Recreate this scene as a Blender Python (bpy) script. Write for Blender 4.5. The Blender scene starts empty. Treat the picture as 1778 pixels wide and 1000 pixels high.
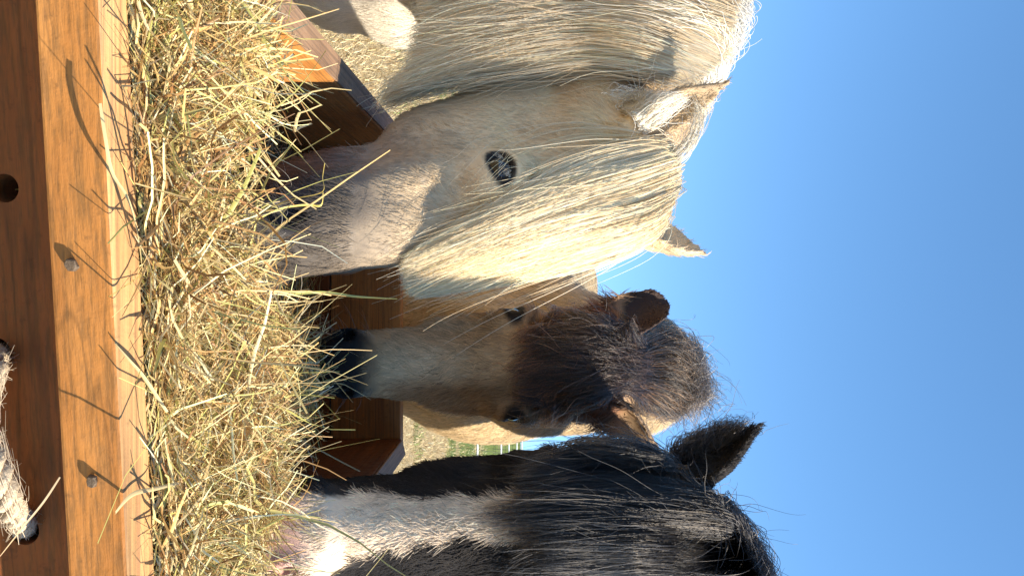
import bpy, bmesh, math, random
import numpy as np
from mathutils import Vector, Matrix

C = bpy.context.scene.collection
SC = bpy.context.scene
rng = np.random.default_rng(7)
random.seed(7)

# ------------------------------------------------------------------ camera
F = 1290.0                      # focal length in photo pixels (photo 1778 x 1000, held on its side)
CAMZ = 1.15
TH = math.atan(16 / F)          # slight downward pitch
CP = np.array([0.0, 0.0, CAMZ])
FW = np.array([0, math.cos(TH), -math.sin(TH)])
UP = np.array([0, math.sin(TH), math.cos(TH)])
EX = np.array([1.0, 0, 0])
cam_data = bpy.data.cameras.new('camera')
cam = bpy.data.objects.new('camera', cam_data)
C.objects.link(cam)
cam_data.sensor_width = 36
cam_data.lens = 36 * F / 1778
cam_data.clip_start = 0.02
cam_data.clip_end = 3000
m = Matrix.Identity(4)
for i in range(3):
    m[i][0] = UP[i]; m[i][1] = -EX[i]; m[i][2] = -FW[i]; m[i][3] = CP[i]
cam.matrix_world = m
SC.camera = cam

def P(px, py, d):
    """world point at depth d seen at photo position (px, py)"""
    return CP + d * (FW + (px - 889) / F * UP + (py - 500) / F * EX)

def proj(p):
    q = np.asarray(p) - CP
    d = q @ FW
    return 889 + F * (q @ UP) / d, 500 + F * (q @ EX) / d, d

# ------------------------------------------------------------------ light
SUN = np.array([0.72, -0.30, 0.63]); SUN /= np.linalg.norm(SUN)
w = bpy.data.worlds.new('World'); SC.world = w
w.use_nodes = True
nt = w.node_tree
bg = nt.nodes['Background']
sky = nt.nodes.new('ShaderNodeTexSky')
sky.sky_type = 'NISHITA'
sky.sun_disc = False
sky.sun_elevation = math.asin(SUN[2])
sky.sun_rotation = math.atan2(SUN[0], SUN[1])
sky.air_density = 0.9
sky.dust_density = 0.0
sky.ozone_density = 3.0
sky.altitude = 1500
hs = nt.nodes.new('ShaderNodeHueSaturation')
hs.inputs['Saturation'].default_value = 1.10
hs.inputs['Hue'].default_value = 0.492
# the clear air of the day: less white towards the horizon
wt = nt.nodes.new('ShaderNodeTexCoord')
wm = nt.nodes.new('ShaderNodeMapping'); wm.vector_type = 'POINT'
wm.inputs['Location'].default_value = (0, 0, .13); wm.inputs['Scale'].default_value = (1, 1, .80)
nt.links.new(wt.outputs['Generated'], wm.inputs[0])
nt.links.new(wm.outputs[0], sky.inputs[0])
nt.links.new(sky.outputs[0], hs.inputs['Color'])
nt.links.new(hs.outputs[0], bg.inputs[0])
bg.inputs[1].default_value = 0.15
sl = bpy.data.lights.new('sun', 'SUN')
sl.energy = 5.0
sl.angle = math.radians(0.5)
sl.color = (1.0, 0.90, 0.74)
sun = bpy.data.objects.new('sun', sl); C.objects.link(sun)
sun.rotation_euler = Vector(SUN).to_track_quat('Z', 'Y').to_euler()
SC.view_settings.view_transform = 'Standard'
SC.view_settings.look = 'None'
SC.view_settings.exposure = 1.1
SC.view_settings.gamma = 1.0
SC.render.engine = 'CYCLES'
SC.cycles.use_denoising = True
SC.cycles.max_bounces = 8
SC.cycles.transparent_max_bounces = 8
SC.cycles_curves.shape = 'RIBBONS'
SC.cycles_curves.subdivisions = 2

# ------------------------------------------------------------------ helpers
def smooth(a, b, x):   # also works with a > b
    t = np.clip((x - a) / (b - a), 0, 1)
    return t * t * (3 - 2 * t)

def lattice(p, scale, seed):
    """value noise in [-1, 1] at points p (N,3)"""
    q = np.asarray(p) / scale + seed * 17.31
    i = np.floor(q).astype(np.int64)
    f = q - i
    f = f * f * (3 - 2 * f)
    def h(a, b, c):
        n = (a * 374761393 + b * 668265263 + c * 1274126177 + seed * 1013904223) & 0x7fffffff
        n = (n ^ (n >> 13)) * 1274126177 & 0x7fffffff
        n = (n ^ (n >> 16)) & 0xffff
        return n / 32767.5 - 1
    out = 0
    for dx in (0, 1):
        for dy in (0, 1):
            for dz in (0, 1):
                wgt = (f[:, 0] if dx else 1 - f[:, 0]) * (f[:, 1] if dy else 1 - f[:, 1]) * (f[:, 2] if dz else 1 - f[:, 2])
                out = out + wgt * h(i[:, 0] + dx, i[:, 1] + dy, i[:, 2] + dz)
    return out

def tag(o, label=None, cat=None, group=None, kind=None):
    if label: o['label'] = label
    if cat: o['category'] = cat
    if group: o['group'] = group
    if kind: o['kind'] = kind
    return o

def empty(name, loc, label, cat, group=None):
    o = bpy.data.objects.new(name, None)
    C.objects.link(o)
    o.location = loc
    o.empty_display_size = 0.1
    return tag(o, label, cat, group)

def link_mesh(name, verts, faces, mat, parent=None, smooth_shade=True):
    me = bpy.data.meshes.new(name)
    me.from_pydata([tuple(v) for v in verts], [], [tuple(f) for f in faces])
    me.update()
    return link_me(name, me, mat, parent, smooth_shade)

def link_me(name, me, mat, parent=None, smooth_shade=True):
    o = bpy.data.objects.new(name, me)
    C.objects.link(o)
    if mat: me.materials.append(mat)
    if smooth_shade:
        me.polygons.foreach_set('use_smooth', np.ones(len(me.polygons), bool))
    if parent is not None:
        o.parent = parent
        o.matrix_parent_inverse = Matrix.Translation(-parent.location)
    return o

def fast_mesh(name, V, Q):
    """mesh from numpy verts and quads"""
    me = bpy.data.meshes.new(name)
    V = np.ascontiguousarray(V, np.float32); Q = np.ascontiguousarray(Q, np.int32)
    me.vertices.add(len(V)); me.vertices.foreach_set('co', V.ravel())
    me.loops.add(Q.size); me.loops.foreach_set('vertex_index', Q.ravel())
    me.polygons.add(len(Q)); me.polygons.foreach_set('loop_start', np.arange(0, Q.size, Q.shape[1], dtype=np.int32))
    me.update(calc_edges=True)
    return me

def paint(me, name, col):
    a = me.attributes.new(name, 'FLOAT_COLOR', 'POINT')
    c4 = np.ones((len(col), 4), np.float32); c4[:, :3] = col
    a.data.foreach_set('color', c4.ravel())

class Nodes:
    def __init__(s, name):
        s.m = bpy.data.materials.new(name); s.m.use_nodes = True
        s.t = s.m.node_tree
        s.b = s.t.nodes['Principled BSDF']
        s.out = s.t.nodes['Material Output']
    def n(s, typ, **kw):
        nd = s.t.nodes.new(typ)
        for k, v in kw.items():
            if k in nd.inputs: nd.inputs[k].default_value = v
            else: setattr(nd, k, v)
        return nd
    def l(s, a, b): s.t.links.new(a, b)
    def ramp(s, fac, stops):
        r = s.n('ShaderNodeValToRGB')
        e = r.color_ramp.elements
        while len(e) < len(stops): e.new(0.5)
        for el, (p, c) in zip(e, stops):
            el.position = p; el.color = (*c, 1)
        s.l(fac, r.inputs[0])
        return r.outputs[0]
    def mix(s, fac, a, b, mode='MIX'):
        x = s.n('ShaderNodeMix', data_type='RGBA', blend_type=mode)
        if isinstance(fac, (int, float)): x.inputs[0].default_value = fac
        else: s.l(fac, x.inputs[0])
        for v, k in ((a, 6), (b, 7)):
            if isinstance(v, tuple): x.inputs[k].default_value = (*v, 1)
            else: s.l(v, x.inputs[k])
        return x.outputs[2]

# ------------------------------------------------------------------ materials
def wood(name, axis, dark, mid, light, rough=0.55, seed=0.0):
    """stained softwood, grain running along the given axis"""
    k = Nodes(name)
    tc = k.n('ShaderNodeTexCoord')
    mp = k.n('ShaderNodeMapping')
    sc = [1.0, 1.0, 1.0]; sc[axis] = 0.02
    mp.inputs['Scale'].default_value = sc
    mp.inputs['Location'].default_value = (seed, seed * 2.3, seed * 0.7)
    k.l(tc.outputs['Object'], mp.inputs[0])
    n1 = k.n('ShaderNodeTexNoise', Scale=38, Detail=5, Roughness=0.6, Distortion=0.6); k.l(mp.outputs[0], n1.inputs[0])
    n2 = k.n('ShaderNodeTexNoise', Scale=330, Detail=3, Roughness=0.7); k.l(mp.outputs[0], n2.inputs[0])
    n3 = k.n('ShaderNodeTexNoise', Scale=9, Detail=4); k.l(tc.outputs['Object'], n3.inputs[0])
    n4 = k.n('ShaderNodeTexNoise', Scale=120, Detail=4, Roughness=0.65); k.l(tc.outputs['Object'], n4.inputs[0])
    c = k.ramp(n1.outputs[0], [(0.2, dark), (0.5, mid), (0.85, light)])
    c = k.mix(0.55, c, k.ramp(n2.outputs[0], [(0.36, tuple(v * 0.5 for v in dark)), (0.56, light)]), 'OVERLAY')
    c = k.mix(0.5, c, k.ramp(n3.outputs[0], [(0.3, (0.55, 0.5, 0.48)), (0.6, (1, 1, 1))]), 'MULTIPLY')
    n5 = k.n('ShaderNodeTexNoise', Scale=26, Detail=2, Roughness=0.5, Distortion=0.2); k.l(mp.outputs[0], n5.inputs[0])
    c = k.mix(k.ramp(n5.outputs[0], [(.485, (0, 0, 0)), (.497, (.38, .38, .38)), (.503, (.38, .38, .38)), (.515, (0, 0, 0))]), c, tuple(v * 0.25 for v in dark))
    c = k.mix(k.ramp(n4.outputs[0], [(0.60, (0, 0, 0)), (0.75, (0.55, 0.55, 0.55))]), c, tuple(v * 0.35 for v in dark))
    k.l(c, k.b.inputs['Base Color'])
    k.l(k.ramp(n4.outputs[0], [(0.3, (rough - .12,) * 3), (0.7, (rough + .15,) * 3)]), k.b.inputs['Roughness'])
    bp = k.n('ShaderNodeBump', Strength=0.3, Distance=0.0015); k.l(n2.outputs[0], bp.inputs['Height'])
    bp2 = k.n('ShaderNodeBump', Strength=0.25, Distance=0.002); k.l(n4.outputs[0], bp2.inputs['Height']); k.l(bp.outputs[0], bp2.inputs['Normal'])
    k.l(bp2.outputs[0], k.b.inputs['Normal'])
    k.b.inputs['Specular IOR Level'].default_value = 0.35
    return k.m

def plain(name, col, rough=0.6, noise=0.25, scale=80, bump=0.2, spec=0.4):
    k = Nodes(name)
    tc = k.n('ShaderNodeTexCoord')
    n1 = k.n('ShaderNodeTexNoise', Scale=scale, Detail=5, Roughness=0.65); k.l(tc.outputs['Object'], n1.inputs[0])
    lo = tuple(v * (1 - noise) for v in col); hi = tuple(min(1, v * (1 + noise)) for v in col)
    k.l(k.ramp(n1.outputs[0], [(0.3, lo), (0.7, hi)]), k.b.inputs['Base Color'])
    k.b.inputs['Roughness'].default_value = rough
    k.b.inputs['Specular IOR Level'].default_value = spec
    bp = k.n('ShaderNodeBump', Strength=bump, Distance=0.002); k.l(n1.outputs[0], bp.inputs['Height'])
    k.l(bp.outputs[0], k.b.inputs['Normal'])
    return k.m

def attr_mat(name, attr, rough, spec, bump=0.0, scale=300, sheen=0.0):
    k = Nodes(name)
    a = k.n('ShaderNodeAttribute', attribute_name=attr)
    k.l(a.outputs['Color'], k.b.inputs['Base Color'])
    k.b.inputs['Roughness'].default_value = rough
    k.b.inputs['Specular IOR Level'].default_value = spec
    if sheen: k.b.inputs['Sheen Weight'].default_value = sheen
    if bump:
        tc = k.n('ShaderNodeTexCoord')
        n1 = k.n('ShaderNodeTexNoise', Scale=scale, Detail=4, Roughness=0.7); k.l(tc.outputs['Object'], n1.inputs[0])
        bp = k.n('ShaderNodeBump', Strength=bump, Distance=0.003); k.l(n1.outputs[0], bp.inputs['Height'])
        k.l(bp.outputs[0], k.b.inputs['Normal'])
    return k.m

def coat_mat(name, rough=0.5, spec=0.3, shine=0.25):
    """short hair: shaded with the lie of the skin, plus a hair glint"""
    k = Nodes(name)
    a = k.n('ShaderNodeAttribute', attribute_name='tint')
    nn = k.n('ShaderNodeAttribute', attribute_name='skin_normal')
    geo = k.n('ShaderNodeNewGeometry')
    mx = k.n('ShaderNodeMix', data_type='VECTOR'); mx.inputs[0].default_value = 0.35
    k.l(nn.outputs['Vector'], mx.inputs[4]); k.l(geo.outputs['Normal'], mx.inputs[5])
    nz = k.n('ShaderNodeVectorMath', operation='NORMALIZE'); k.l(mx.outputs[1], nz.inputs[0])
    df = k.n('ShaderNodeBsdfDiffuse'); k.l(a.outputs['Color'], df.inputs[0]); k.l(nz.outputs[0], df.inputs['Normal'])
    hr = k.n('ShaderNodeBsdfHairPrincipled', model='CHIANG')
    hr.parametrization = 'COLOR'
    k.l(a.outputs['Color'], hr.inputs['Color'])
    hr.inputs['Roughness'].default_value = rough
    hr.inputs['Radial Roughness'].default_value = 0.6
    ms = k.n('ShaderNodeMixShader'); ms.inputs[0].default_value = shine
    k.l(df.outputs[0], ms.inputs[1]); k.l(hr.outputs[0], ms.inputs[2])
    k.l(ms.outputs[0], k.out.inputs[0])
    return k.m

M_SKIN = attr_mat('horse_skin', 'coat', 0.62, 0.25, bump=0.35, scale=420)
M_COAT = coat_mat('short_coat', 0.45, 0.3, 0.2)
M_BLOND = coat_mat('blond_hair', 0.38, 0.3, 0.28)
M_MANE = coat_mat('dark_hair', 0.30, 0.3, 0.6)
k = Nodes('eyeball'); k.b.inputs['Base Color'].default_value = (0.016, 0.008, 0.004, 1); k.b.inputs['Roughness'].default_value = 0.12
k.b.inputs['Coat Weight'].default_value = 0.25
M_EYE = k.m

# ------------------------------------------------------------------ signed distance modelling
def axis(lo, hi, flo, fhi, hf, hc):
    """grid coordinates: spacing hf inside [flo, fhi], growing to hc outside"""
    mid = list(np.arange(flo, fhi + 1e-9, hf))
    h = hf; x = mid[-1]
    while x < hi:
        h = min(h * 1.15, hc); x += h; mid.append(x)
    h = hf; x = mid[0]; left = []
    while x > lo:
        h = min(h * 1.15, hc); x -= h; left.append(x)
    return np.array(left[::-1] + mid)

class Field:
    def __init__(s, xs, ys, zs):
        s.ax = (xs, ys, zs)
        s.D = np.full((len(xs), len(ys), len(zs)), 0.5, np.float32)
    def _sl(s, lo, hi):
        sl = []
        for a, l, h in zip(s.ax, lo, hi):
            i0 = max(0, np.searchsorted(a, l) - 1); i1 = min(len(a), np.searchsorted(a, h) + 1)
            sl.append(slice(i0, max(i1, i0 + 1)))
        return tuple(sl)
    def apply(s, fn, lo, hi, k, op='add'):
        pad = k + 0.03
        sl = s._sl(np.asarray(lo) - pad, np.asarray(hi) + pad)
        X = np.meshgrid(s.ax[0][sl[0]], s.ax[1][sl[1]], s.ax[2][sl[2]], indexing='ij')
        p = np.stack(X, -1)
        d = fn(p).astype(np.float32)
        a = s.D[sl]
        if op == 'add':
            h = np.clip(0.5 + 0.5 * (d - a) / k, 0, 1)
            s.D[sl] = d * (1 - h) + a * h - k * h * (1 - h)
        else:
            d = -d
            h = np.clip(0.5 - 0.5 * (d - a) / k, 0, 1)
            s.D[sl] = d * (1 - h) + a * h + k * h * (1 - h)
    def cone(s, a, ra, b, rb, k=0.03, op='add'):
        a = np.asarray(a, float); b = np.asarray(b, float)
        ab = b - a; L2 = ab @ ab
        def fn(p):
            t = np.clip(((p - a) @ ab) / L2, 0, 1)
            return np.linalg.norm(p - a - t[..., None] * ab, axis=-1) - (ra + (rb - ra) * t)
        r = max(ra, rb)
        s.apply(fn, np.minimum(a, b) - r, np.maximum(a, b) + r, k, op)
    def chain(s, pts, k=0.03):
        for (a, ra), (b, rb) in zip(pts, pts[1:]): s.cone(a, ra, b, rb, k)
    def ell(s, c, R, rad, k=0.02, op='add'):
        c = np.asarray(c, float); rad = np.asarray(rad, float)   # R rows are the axes
        def fn(p):
            q = (p - c) @ R.T
            k0 = np.linalg.norm(q / rad, axis=-1); k1 = np.linalg.norm(q / rad ** 2, axis=-1)
            return k0 * (k0 - 1) / np.maximum(k1, 1e-6)
        ext = np.sqrt(((R * rad[:, None]) ** 2).sum(0))
        s.apply(fn, c - ext, c + ext, k, op)
    def sample(s, p):
        """trilinear value at points (N,3)"""
        ix = []; fr = []
        for a, v in zip(s.ax, p.T):
            i = np.clip(np.searchsorted(a, v) - 1, 0, len(a) - 2)
            ix.append(i); fr.append(np.clip((v - a[i]) / (a[i + 1] - a[i]), 0, 1))
        out = 0
        for dx in (0, 1):
            for dy in (0, 1):
                for dz in (0, 1):
                    wt = (fr[0] if dx else 1 - fr[0]) * (fr[1] if dy else 1 - fr[1]) * (fr[2] if dz else 1 - fr[2])
                    out = out + wt * s.D[ix[0] + dx, ix[1] + dy, ix[2] + dz]
        return out
    def grad(s, p, e=0.006):
        g = np.stack([s.sample(p + np.eye(3)[i] * e) - s.sample(p - np.eye(3)[i] * e) for i in range(3)], -1)
        return g / np.maximum(np.linalg.norm(g, axis=-1, keepdims=True), 1e-9)
    def hit(s, px, py, d0=0.45, d1=3.0):
        ds = np.arange(d0, d1, 0.003)
        ray = FW + (px - 889) / F * UP + (py - 500) / F * EX
        v = s.sample(CP + ds[:, None] * ray)
        j = np.argmax(v < 0)
        return ds[j] if v[j] < 0 else None
    def push(s, pts, gap):
        """move points of strands (N,K,3) out of the body by at least gap (N,)"""
        sh = pts.shape
        for _ in range(3):
            q = pts.reshape(-1, 3)
            v = s.sample(q)
            need = np.repeat(gap, sh[1]) - v
            mk = need > 0
            if not mk.any(): break
            q[mk] += s.grad(q[mk]) * np.minimum(need[mk], 0.06)[:, None]
            pts = q.reshape(sh)
        return pts
    def mesh(s, name):
        D = s.D
        ins = D < 0
        nx, ny, nz = D.shape
        cell = np.zeros((nx - 1, ny - 1, nz - 1), np.uint8)
        for dx in (0, 1):
            for dy in (0, 1):
                for dz in (0, 1):
                    cell += ins[dx:nx - 1 + dx, dy:ny - 1 + dy, dz:nz - 1 + dz]
        act = np.argwhere((cell > 0) & (cell < 8))
        idx = np.full(cell.shape, -1, np.int64); idx[tuple(act.T)] = np.arange(len(act))
        acc = np.zeros((len(act), 3)); cnt = np.zeros(len(act))
        corners = [(a, b, c) for a in (0, 1) for b in (0, 1) for c in (0, 1)]
        ax = s.ax
        for c0 in corners:
            for a in range(3):
                if c0[a]: continue
                c1 = list(c0); c1[a] = 1
                i0 = act + c0; i1 = act + c1
                v0 = D[tuple(i0.T)]; v1 = D[tuple(i1.T)]
                mk = (v0 < 0) != (v1 < 0)
                t = np.where(mk, v0 / np.where(mk, v0 - v1, 1), 0)
                p0 = np.stack([ax[j][i0[:, j]] for j in range(3)], -1); p1 = np.stack([ax[j][i1[:, j]] for j in range(3)], -1)
                acc += np.where(mk[:, None], p0 + t[:, None] * (p1 - p0), 0); cnt += mk
        V = acc / cnt[:, None]
        quads = []
        for a in range(3):
            b, c = (a + 1) % 3, (a + 2) % 3
            sl0 = [slice(None)] * 3; sl1 = [slice(None)] * 3
            sl0[a] = slice(0, -1); sl1[a] = slice(1, None)
            A = ins[tuple(sl0)]; B = ins[tuple(sl1)]
            e = np.argwhere(A != B)
            ok = (e[:, b] > 0) & (e[:, c] > 0) & (e[:, b] < D.shape[b] - 1) & (e[:, c] < D.shape[c] - 1)
            e = e[ok]
            def g(db, dc):
                q = e.copy(); q[:, b] += db; q[:, c] += dc
                return idx[tuple(q.T)]
            q = np.stack([g(-1, -1), g(0, -1), g(0, 0), g(-1, 0)], -1)
            flip = ~A[tuple(e.T)]
            q[flip] = q[flip][:, ::-1]
            quads.append(q)
        Q = np.concatenate(quads)
        # light smoothing of the net
        for lam in (0.5, -0.52, 0.5):
            sm = np.zeros_like(V); n = np.zeros(len(V))
            for j in range(4):
                for o in (1, 3):
                    np.add.at(sm, Q[:, j], V[Q[:, (j + o) % 4]]); np.add.at(n, Q[:, j], 1)
            V = V + lam * (sm / np.maximum(n, 1)[:, None] - V)
        return V, Q

class Head:
    """a horse's head in its own frame: u to the viewer's right, w from poll to muzzle, c out of the face"""
    def __init__(s, p0, p1, yaw, Lref=0.56, ec=-.052):
        s.ec = ec                                  # how far the eyes sit behind the face plane
        s.O = np.asarray(p0); ax = np.asarray(p1) - s.O
        s.s = np.linalg.norm(ax) / Lref
        s.W = ax / np.linalg.norm(ax)
        c = CP - s.O; c = c - (c @ s.W) * s.W; c /= np.linalg.norm(c)
        u = np.cross(c, s.W)
        y = math.radians(yaw)
        s.Cn = math.cos(y) * c + math.sin(y) * u
        s.U = np.cross(s.Cn, s.W)
        s.R = np.stack([s.U, s.W, s.Cn])
    def g(s, u, w_, c): return s.O + s.s * (u * s.U + w_ * s.W + c * s.Cn)
    def loc(s, p): return (np.asarray(p) - s.O) @ s.R.T / s.s
    def build(s, f, wide=1.0, jowl=1.0, nose=1.0, eye=(.0135, .023), jaw=0.0, nw=.522):
        S = s.s
        def E(u, w_, c, ru, rw, rc, k=0.02, op='add', tilt=0.0):
            R = s.R
            if tilt:
                ct, st = math.cos(tilt), math.sin(tilt)
                R = np.stack([s.U, ct * s.W + st * s.Cn, -st * s.W + ct * s.Cn])
            f.ell(s.g(u, w_, c), R, np.array([ru, rw, rc]) * S, k * S, op)
        def K(a, ra, b, rb, k=0.03): f.cone(s.g(*a), ra * S, s.g(*b), rb * S, k * S)
        X = wide
        E(0, .085, -.085, .080 * X, .13, .088, .03)
        E(0, .19, -.065, .088 * X, .11, .066, .03)
        K((0, .2, -.06), .058, (0, .47, -.048), .041 * nose)
        for q in (-1, 1):
            K((q * .034, .26, -.095), .047, (q * .022, .48, -.075), .038 * nose, .03)
            E(q * .048 * X, .215, -.165, .036, .115 * jowl, .10 * jowl, .03)
            E(q * .074 * X, .20, -.045, .030, .048, .034, .025)          # brow
            E(q * .064 * X, .27, -.075, .022, .09, .022, .025)           # facial crest
        K((0, .28, -.15 - .5 * jaw), .05 + .1 * jaw, (0, .52, -.095 - jaw), .036 + .3 * jaw, .03)
        E(0, .515, -.066, .052 * nose, .06, .056, .03)
        for q in (-1, 1): E(q * .040 * nose, .512, -.036, .024, .036, .027, .018)
        E(0, .553, -.062, .043 * nose, .030, .042, .02)
        E(0, .548, -.112, .034 * nose, .034, .026, .015)
        # features cut in
        for q in (-1, 1):
            E(q * .050 * nose, nw, -.022, .011 * nose, .021 * nose, .012 * nose, .008, 'sub', -0.5)
            E(q * .047 * nose, nw - .012, -.030, .012 * nose, .012 * nose, .016 * nose, .008, 'sub')
            E(q * .104 * X, .207, s.ec, .019, eye[0], eye[1], .008, 'sub')
            E(q * .062 * X, .16, -.028, .02, .024, .016, .02, 'sub')     # hollow over the eye
    def eye_pos(s, q, X=1.0): return s.g(q * .079 * X, .207, s.ec)

def ear(f, base, tip, open_dir, width, curl=0.9, th=0.0055, round_tip=0.0, bend=0.0):
    base = np.asarray(base, float); tip = np.asarray(tip, float)
    A = tip - base; L = np.linalg.norm(A); A /= L
    Bd = np.asarray(open_dir, float); Bd = Bd - (Bd @ A) * A; Bd /= np.linalg.norm(Bd)
    Ld = np.cross(A, Bd)
    prof_t = np.array([-.25, 0, .18, .38, .6, .8, .92, 1.0, 1.1])
    prof_w = np.array([.62, .78, .96, 1.0, .76 + .18 * round_tip, .44 + .42 * round_tip, .22 + .42 * round_tip, .05 + .2 * round_tip, -.2])
    def fn(p):
        q = p - base
        t = (q @ A) / L; a = q @ Ld; b = q @ Bd - bend * t * t
        wd = np.interp(t, prof_t, prof_w) * width
        ww = np.maximum(wd, 0.006)
        bm = curl * a * a / ww - 0.42 * ww * (1 - smooth(0.5, 1.0, t))
        over = np.maximum(0, np.abs(a) - np.maximum(wd - th, 0))
        d = np.sqrt(((b - bm) * 0.75) ** 2 + over ** 2) - th * (1.15 - .45 * np.clip(t, 0, 1)) + np.maximum(0, t - 1.0) * L
        return np.maximum(d, -(t + 0.2) * L)
    lo = np.minimum(base, tip) - width * 1.6; hi = np.maximum(base, tip) + width * 1.6
    f.apply(fn, lo, hi, 0.006)
    f.cone(base - A * 0.02, width * .75, base + A * L * 0.06, width * .5, 0.02)

# ------------------------------------------------------------------ hair
def hair(name, pts, rad, col, nrm, mat, parent):
    N, K = pts.shape[:2]
    cu = bpy.data.hair_curves.new(name)
    cu.add_curves([K] * N)
    cu.attributes['position'].data.foreach_set('vector', np.ascontiguousarray(pts, np.float32).ravel())
    r = cu.attributes.get('radius') or cu.attributes.new('radius', 'FLOAT', 'POINT')
    r.data.foreach_set('value', np.ascontiguousarray(np.broadcast_to(rad, (N, K)), np.float32).ravel())
    a = cu.attributes.new('tint', 'FLOAT_COLOR', 'CURVE')
    c4 = np.ones((N, 4), np.float32); c4[:, :3] = np.clip(col, 0, 1)
    a.data.foreach_set('color', c4.ravel())
    a = cu.attributes.new('skin_normal', 'FLOAT_VECTOR', 'CURVE')
    a.data.foreach_set('vector', np.ascontiguousarray(nrm, np.float32).ravel())
    cu.materials.append(mat)
    o = bpy.data.objects.new(name, cu)
    C.objects.link(o)
    if parent is not None:
        o.parent = parent; o.matrix_parent_inverse = Matrix.Translation(-parent.location)
    return o

def scatter(V, Q, weight, n):
    """random surface points, chance in proportion to area x weight (per vertex)"""
    a = np.linalg.norm(np.cross(V[Q[:, 1]] - V[Q[:, 0]], V[Q[:, 3]] - V[Q[:, 0]]), axis=1)
    wq = a * weight[Q].mean(1)
    i = rng.choice(len(Q), n, p=wq / wq.sum())
    s, t = rng.random(n)[:, None], rng.random(n)[:, None]
    q = Q[i]
    return (V[q[:, 0]] * (1 - s) + V[q[:, 1]] * s) * (1 - t) + (V[q[:, 3]] * (1 - s) + V[q[:, 2]] * s) * t

def coat(f, roots, flow, length, lift, col, mat, parent, r0=0.0006, K=4, curl=0.15, jit=0.25, name='coat'):
    """short strands from the roots lying along flow"""
    N = len(roots)
    nrm = f.grad(roots)
    roots = roots - nrm * f.sample(roots)[:, None]
    lift = np.broadcast_to(lift, (N,))
    fl = flow + jit * rng.normal(size=(N, 3)) + 0.5 * np.stack([lattice(roots, .025, q) for q in (3, 4, 5)], -1)
    fl = fl - (fl * nrm).sum(1, keepdims=True) * nrm
    fl /= np.maximum(np.linalg.norm(fl, axis=1, keepdims=True), 1e-6)
    side = np.cross(nrm, fl)
    lf = lift * (0.6 + 0.8 * rng.random(N))
    ln = length * (0.6 + 0.7 * rng.random(N))
    cv = curl * rng.normal(size=N)
    T = np.linspace(0, 1, K)
    pts = np.empty((N, K, 3))
    for j, t in enumerate(T):
        pts[:, j] = roots + fl * (ln * t)[:, None] + nrm * (ln * lf * (t - 0.45 * t * t) - 0.0008)[:, None] + side * (ln * cv * t * t)[:, None]
    rad = r0 * (1 - 0.75 * T ** 1.5)
    return hair(name, pts, rad[None, :], col, nrm, mat, parent)

def guide3d(f, g, default):
    """guide [(px,py,lift[,depth])...] -> points lying on the body's surface, lifted off it"""
    out = []; last = default
    for e in g:
        px, py, lift = e[:3]
        d = e[3] if len(e) > 3 else f.hit(px, py)
        if d is None: d = last
        else: last = d
        out.append(P(px, py, d - lift))
    return np.array(out)

def resample(G, K):
    """(g,k,3) -> (g,K,3) Catmull-Rom along the strand"""
    g, k = G.shape[:2]
    t = np.linspace(0, k - 1, K); i = np.clip(t.astype(int), 0, k - 2); f = (t - i)[None, :, None]
    p = lambda j: G[:, np.clip(j, 0, k - 1)]
    p0, p1, p2, p3 = p(i - 1), p(i), p(i + 1), p(i + 2)
    return 0.5 * (2 * p1 + (p2 - p0) * f + (2 * p0 - 5 * p1 + 4 * p2 - p3) * f ** 2 + (3 * p1 - p0 - 3 * p2 + p3) * f ** 3)

def locks(f, guides, n, K=16, nclump=40, clump=0.6, thick=0.012, frizz=0.006, gap=(0.002, 0.014), tmin=0.6, spread=0.0, stray=0.04, rootjit=0.0, tpow=0.7):
    """long strands between neighbouring guides, gathered in clumps; returns (n,K,3)"""
    G = resample(np.asarray(guides), K)
    ng = len(G)
    s = rng.random(n) * (ng - 1)
    sc = np.sort(rng.random(nclump) * (ng - 1))
    near = sc[np.argmin(np.abs(s[:, None] - sc[None, :] + rng.normal(size=(n, 1)) * 0.03), axis=1)]
    T = np.linspace(0, 1, K)
    def at(sv):                                   # sv (n,K)
        sv = np.clip(sv, 0, ng - 1)
        i = np.clip(sv.astype(int), 0, ng - 2); fr = (sv - i)[..., None]
        kk = np.arange(K)[None, :].repeat(n, 0)
        return G[i, kk] * (1 - fr) + G[i + 1, kk] * fr
    global CLUMP; CLUMP = near
    cl = clump * (0.4 + 0.6 * rng.random(n))
    pull = cl[:, None] * T[None, :] ** 1.2
    base = s[:, None] + spread * rng.normal(size=(n, 1)) * T
    pts = at(base * (1 - pull) + near[:, None] * pull)
    # length
    tm = tmin + (1 - tmin) * rng.random(n) ** tpow
    t0 = np.minimum(rootjit * rng.random(n), tm * .6)
    tt = (t0[:, None] + T[None, :] * (tm - t0)[:, None]) * (K - 1)
    i = np.clip(tt.astype(int), 0, K - 2); fr = (tt - i)[..., None]
    r = np.arange(n)[:, None]
    pts = pts[r, i] * (1 - fr) + pts[r, i + 1] * fr
    off = rng.normal(size=(n, 1, 3)) * thick
    pts = pts + off * (0.35 + 0.65 * np.sin(np.pi * np.clip(T * 0.8 + 0.1, 0, 1)))[None, :, None]
    ph = rng.random((n, 3)) * 6.28
    # clump waves shared by neighbours, and each strand's own
    cph = near * 7.1
    for c in range(3):
        wv = np.sin(T[None, :] * 6.0 + cph[:, None] * (1.3 + c) + c * 2) * 0.6 + 0.5 * np.sin(T[None, :] * (9 + 4 * rng.random((n, 1))) + ph[:, c:c + 1])
        pts[:, :, c] += frizz * T[None, :] * wv
    st = rng.random(n) < stray
    pts[st] += (rng.normal(size=(st.sum(), 1, 3)) * 0.03) * (T ** 1.5)[None, :, None]
    gp = gap[0] + (gap[1] - gap[0]) * rng.random(n)
    if f is not None: pts = f.push(pts, gp)
    return pts

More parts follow.
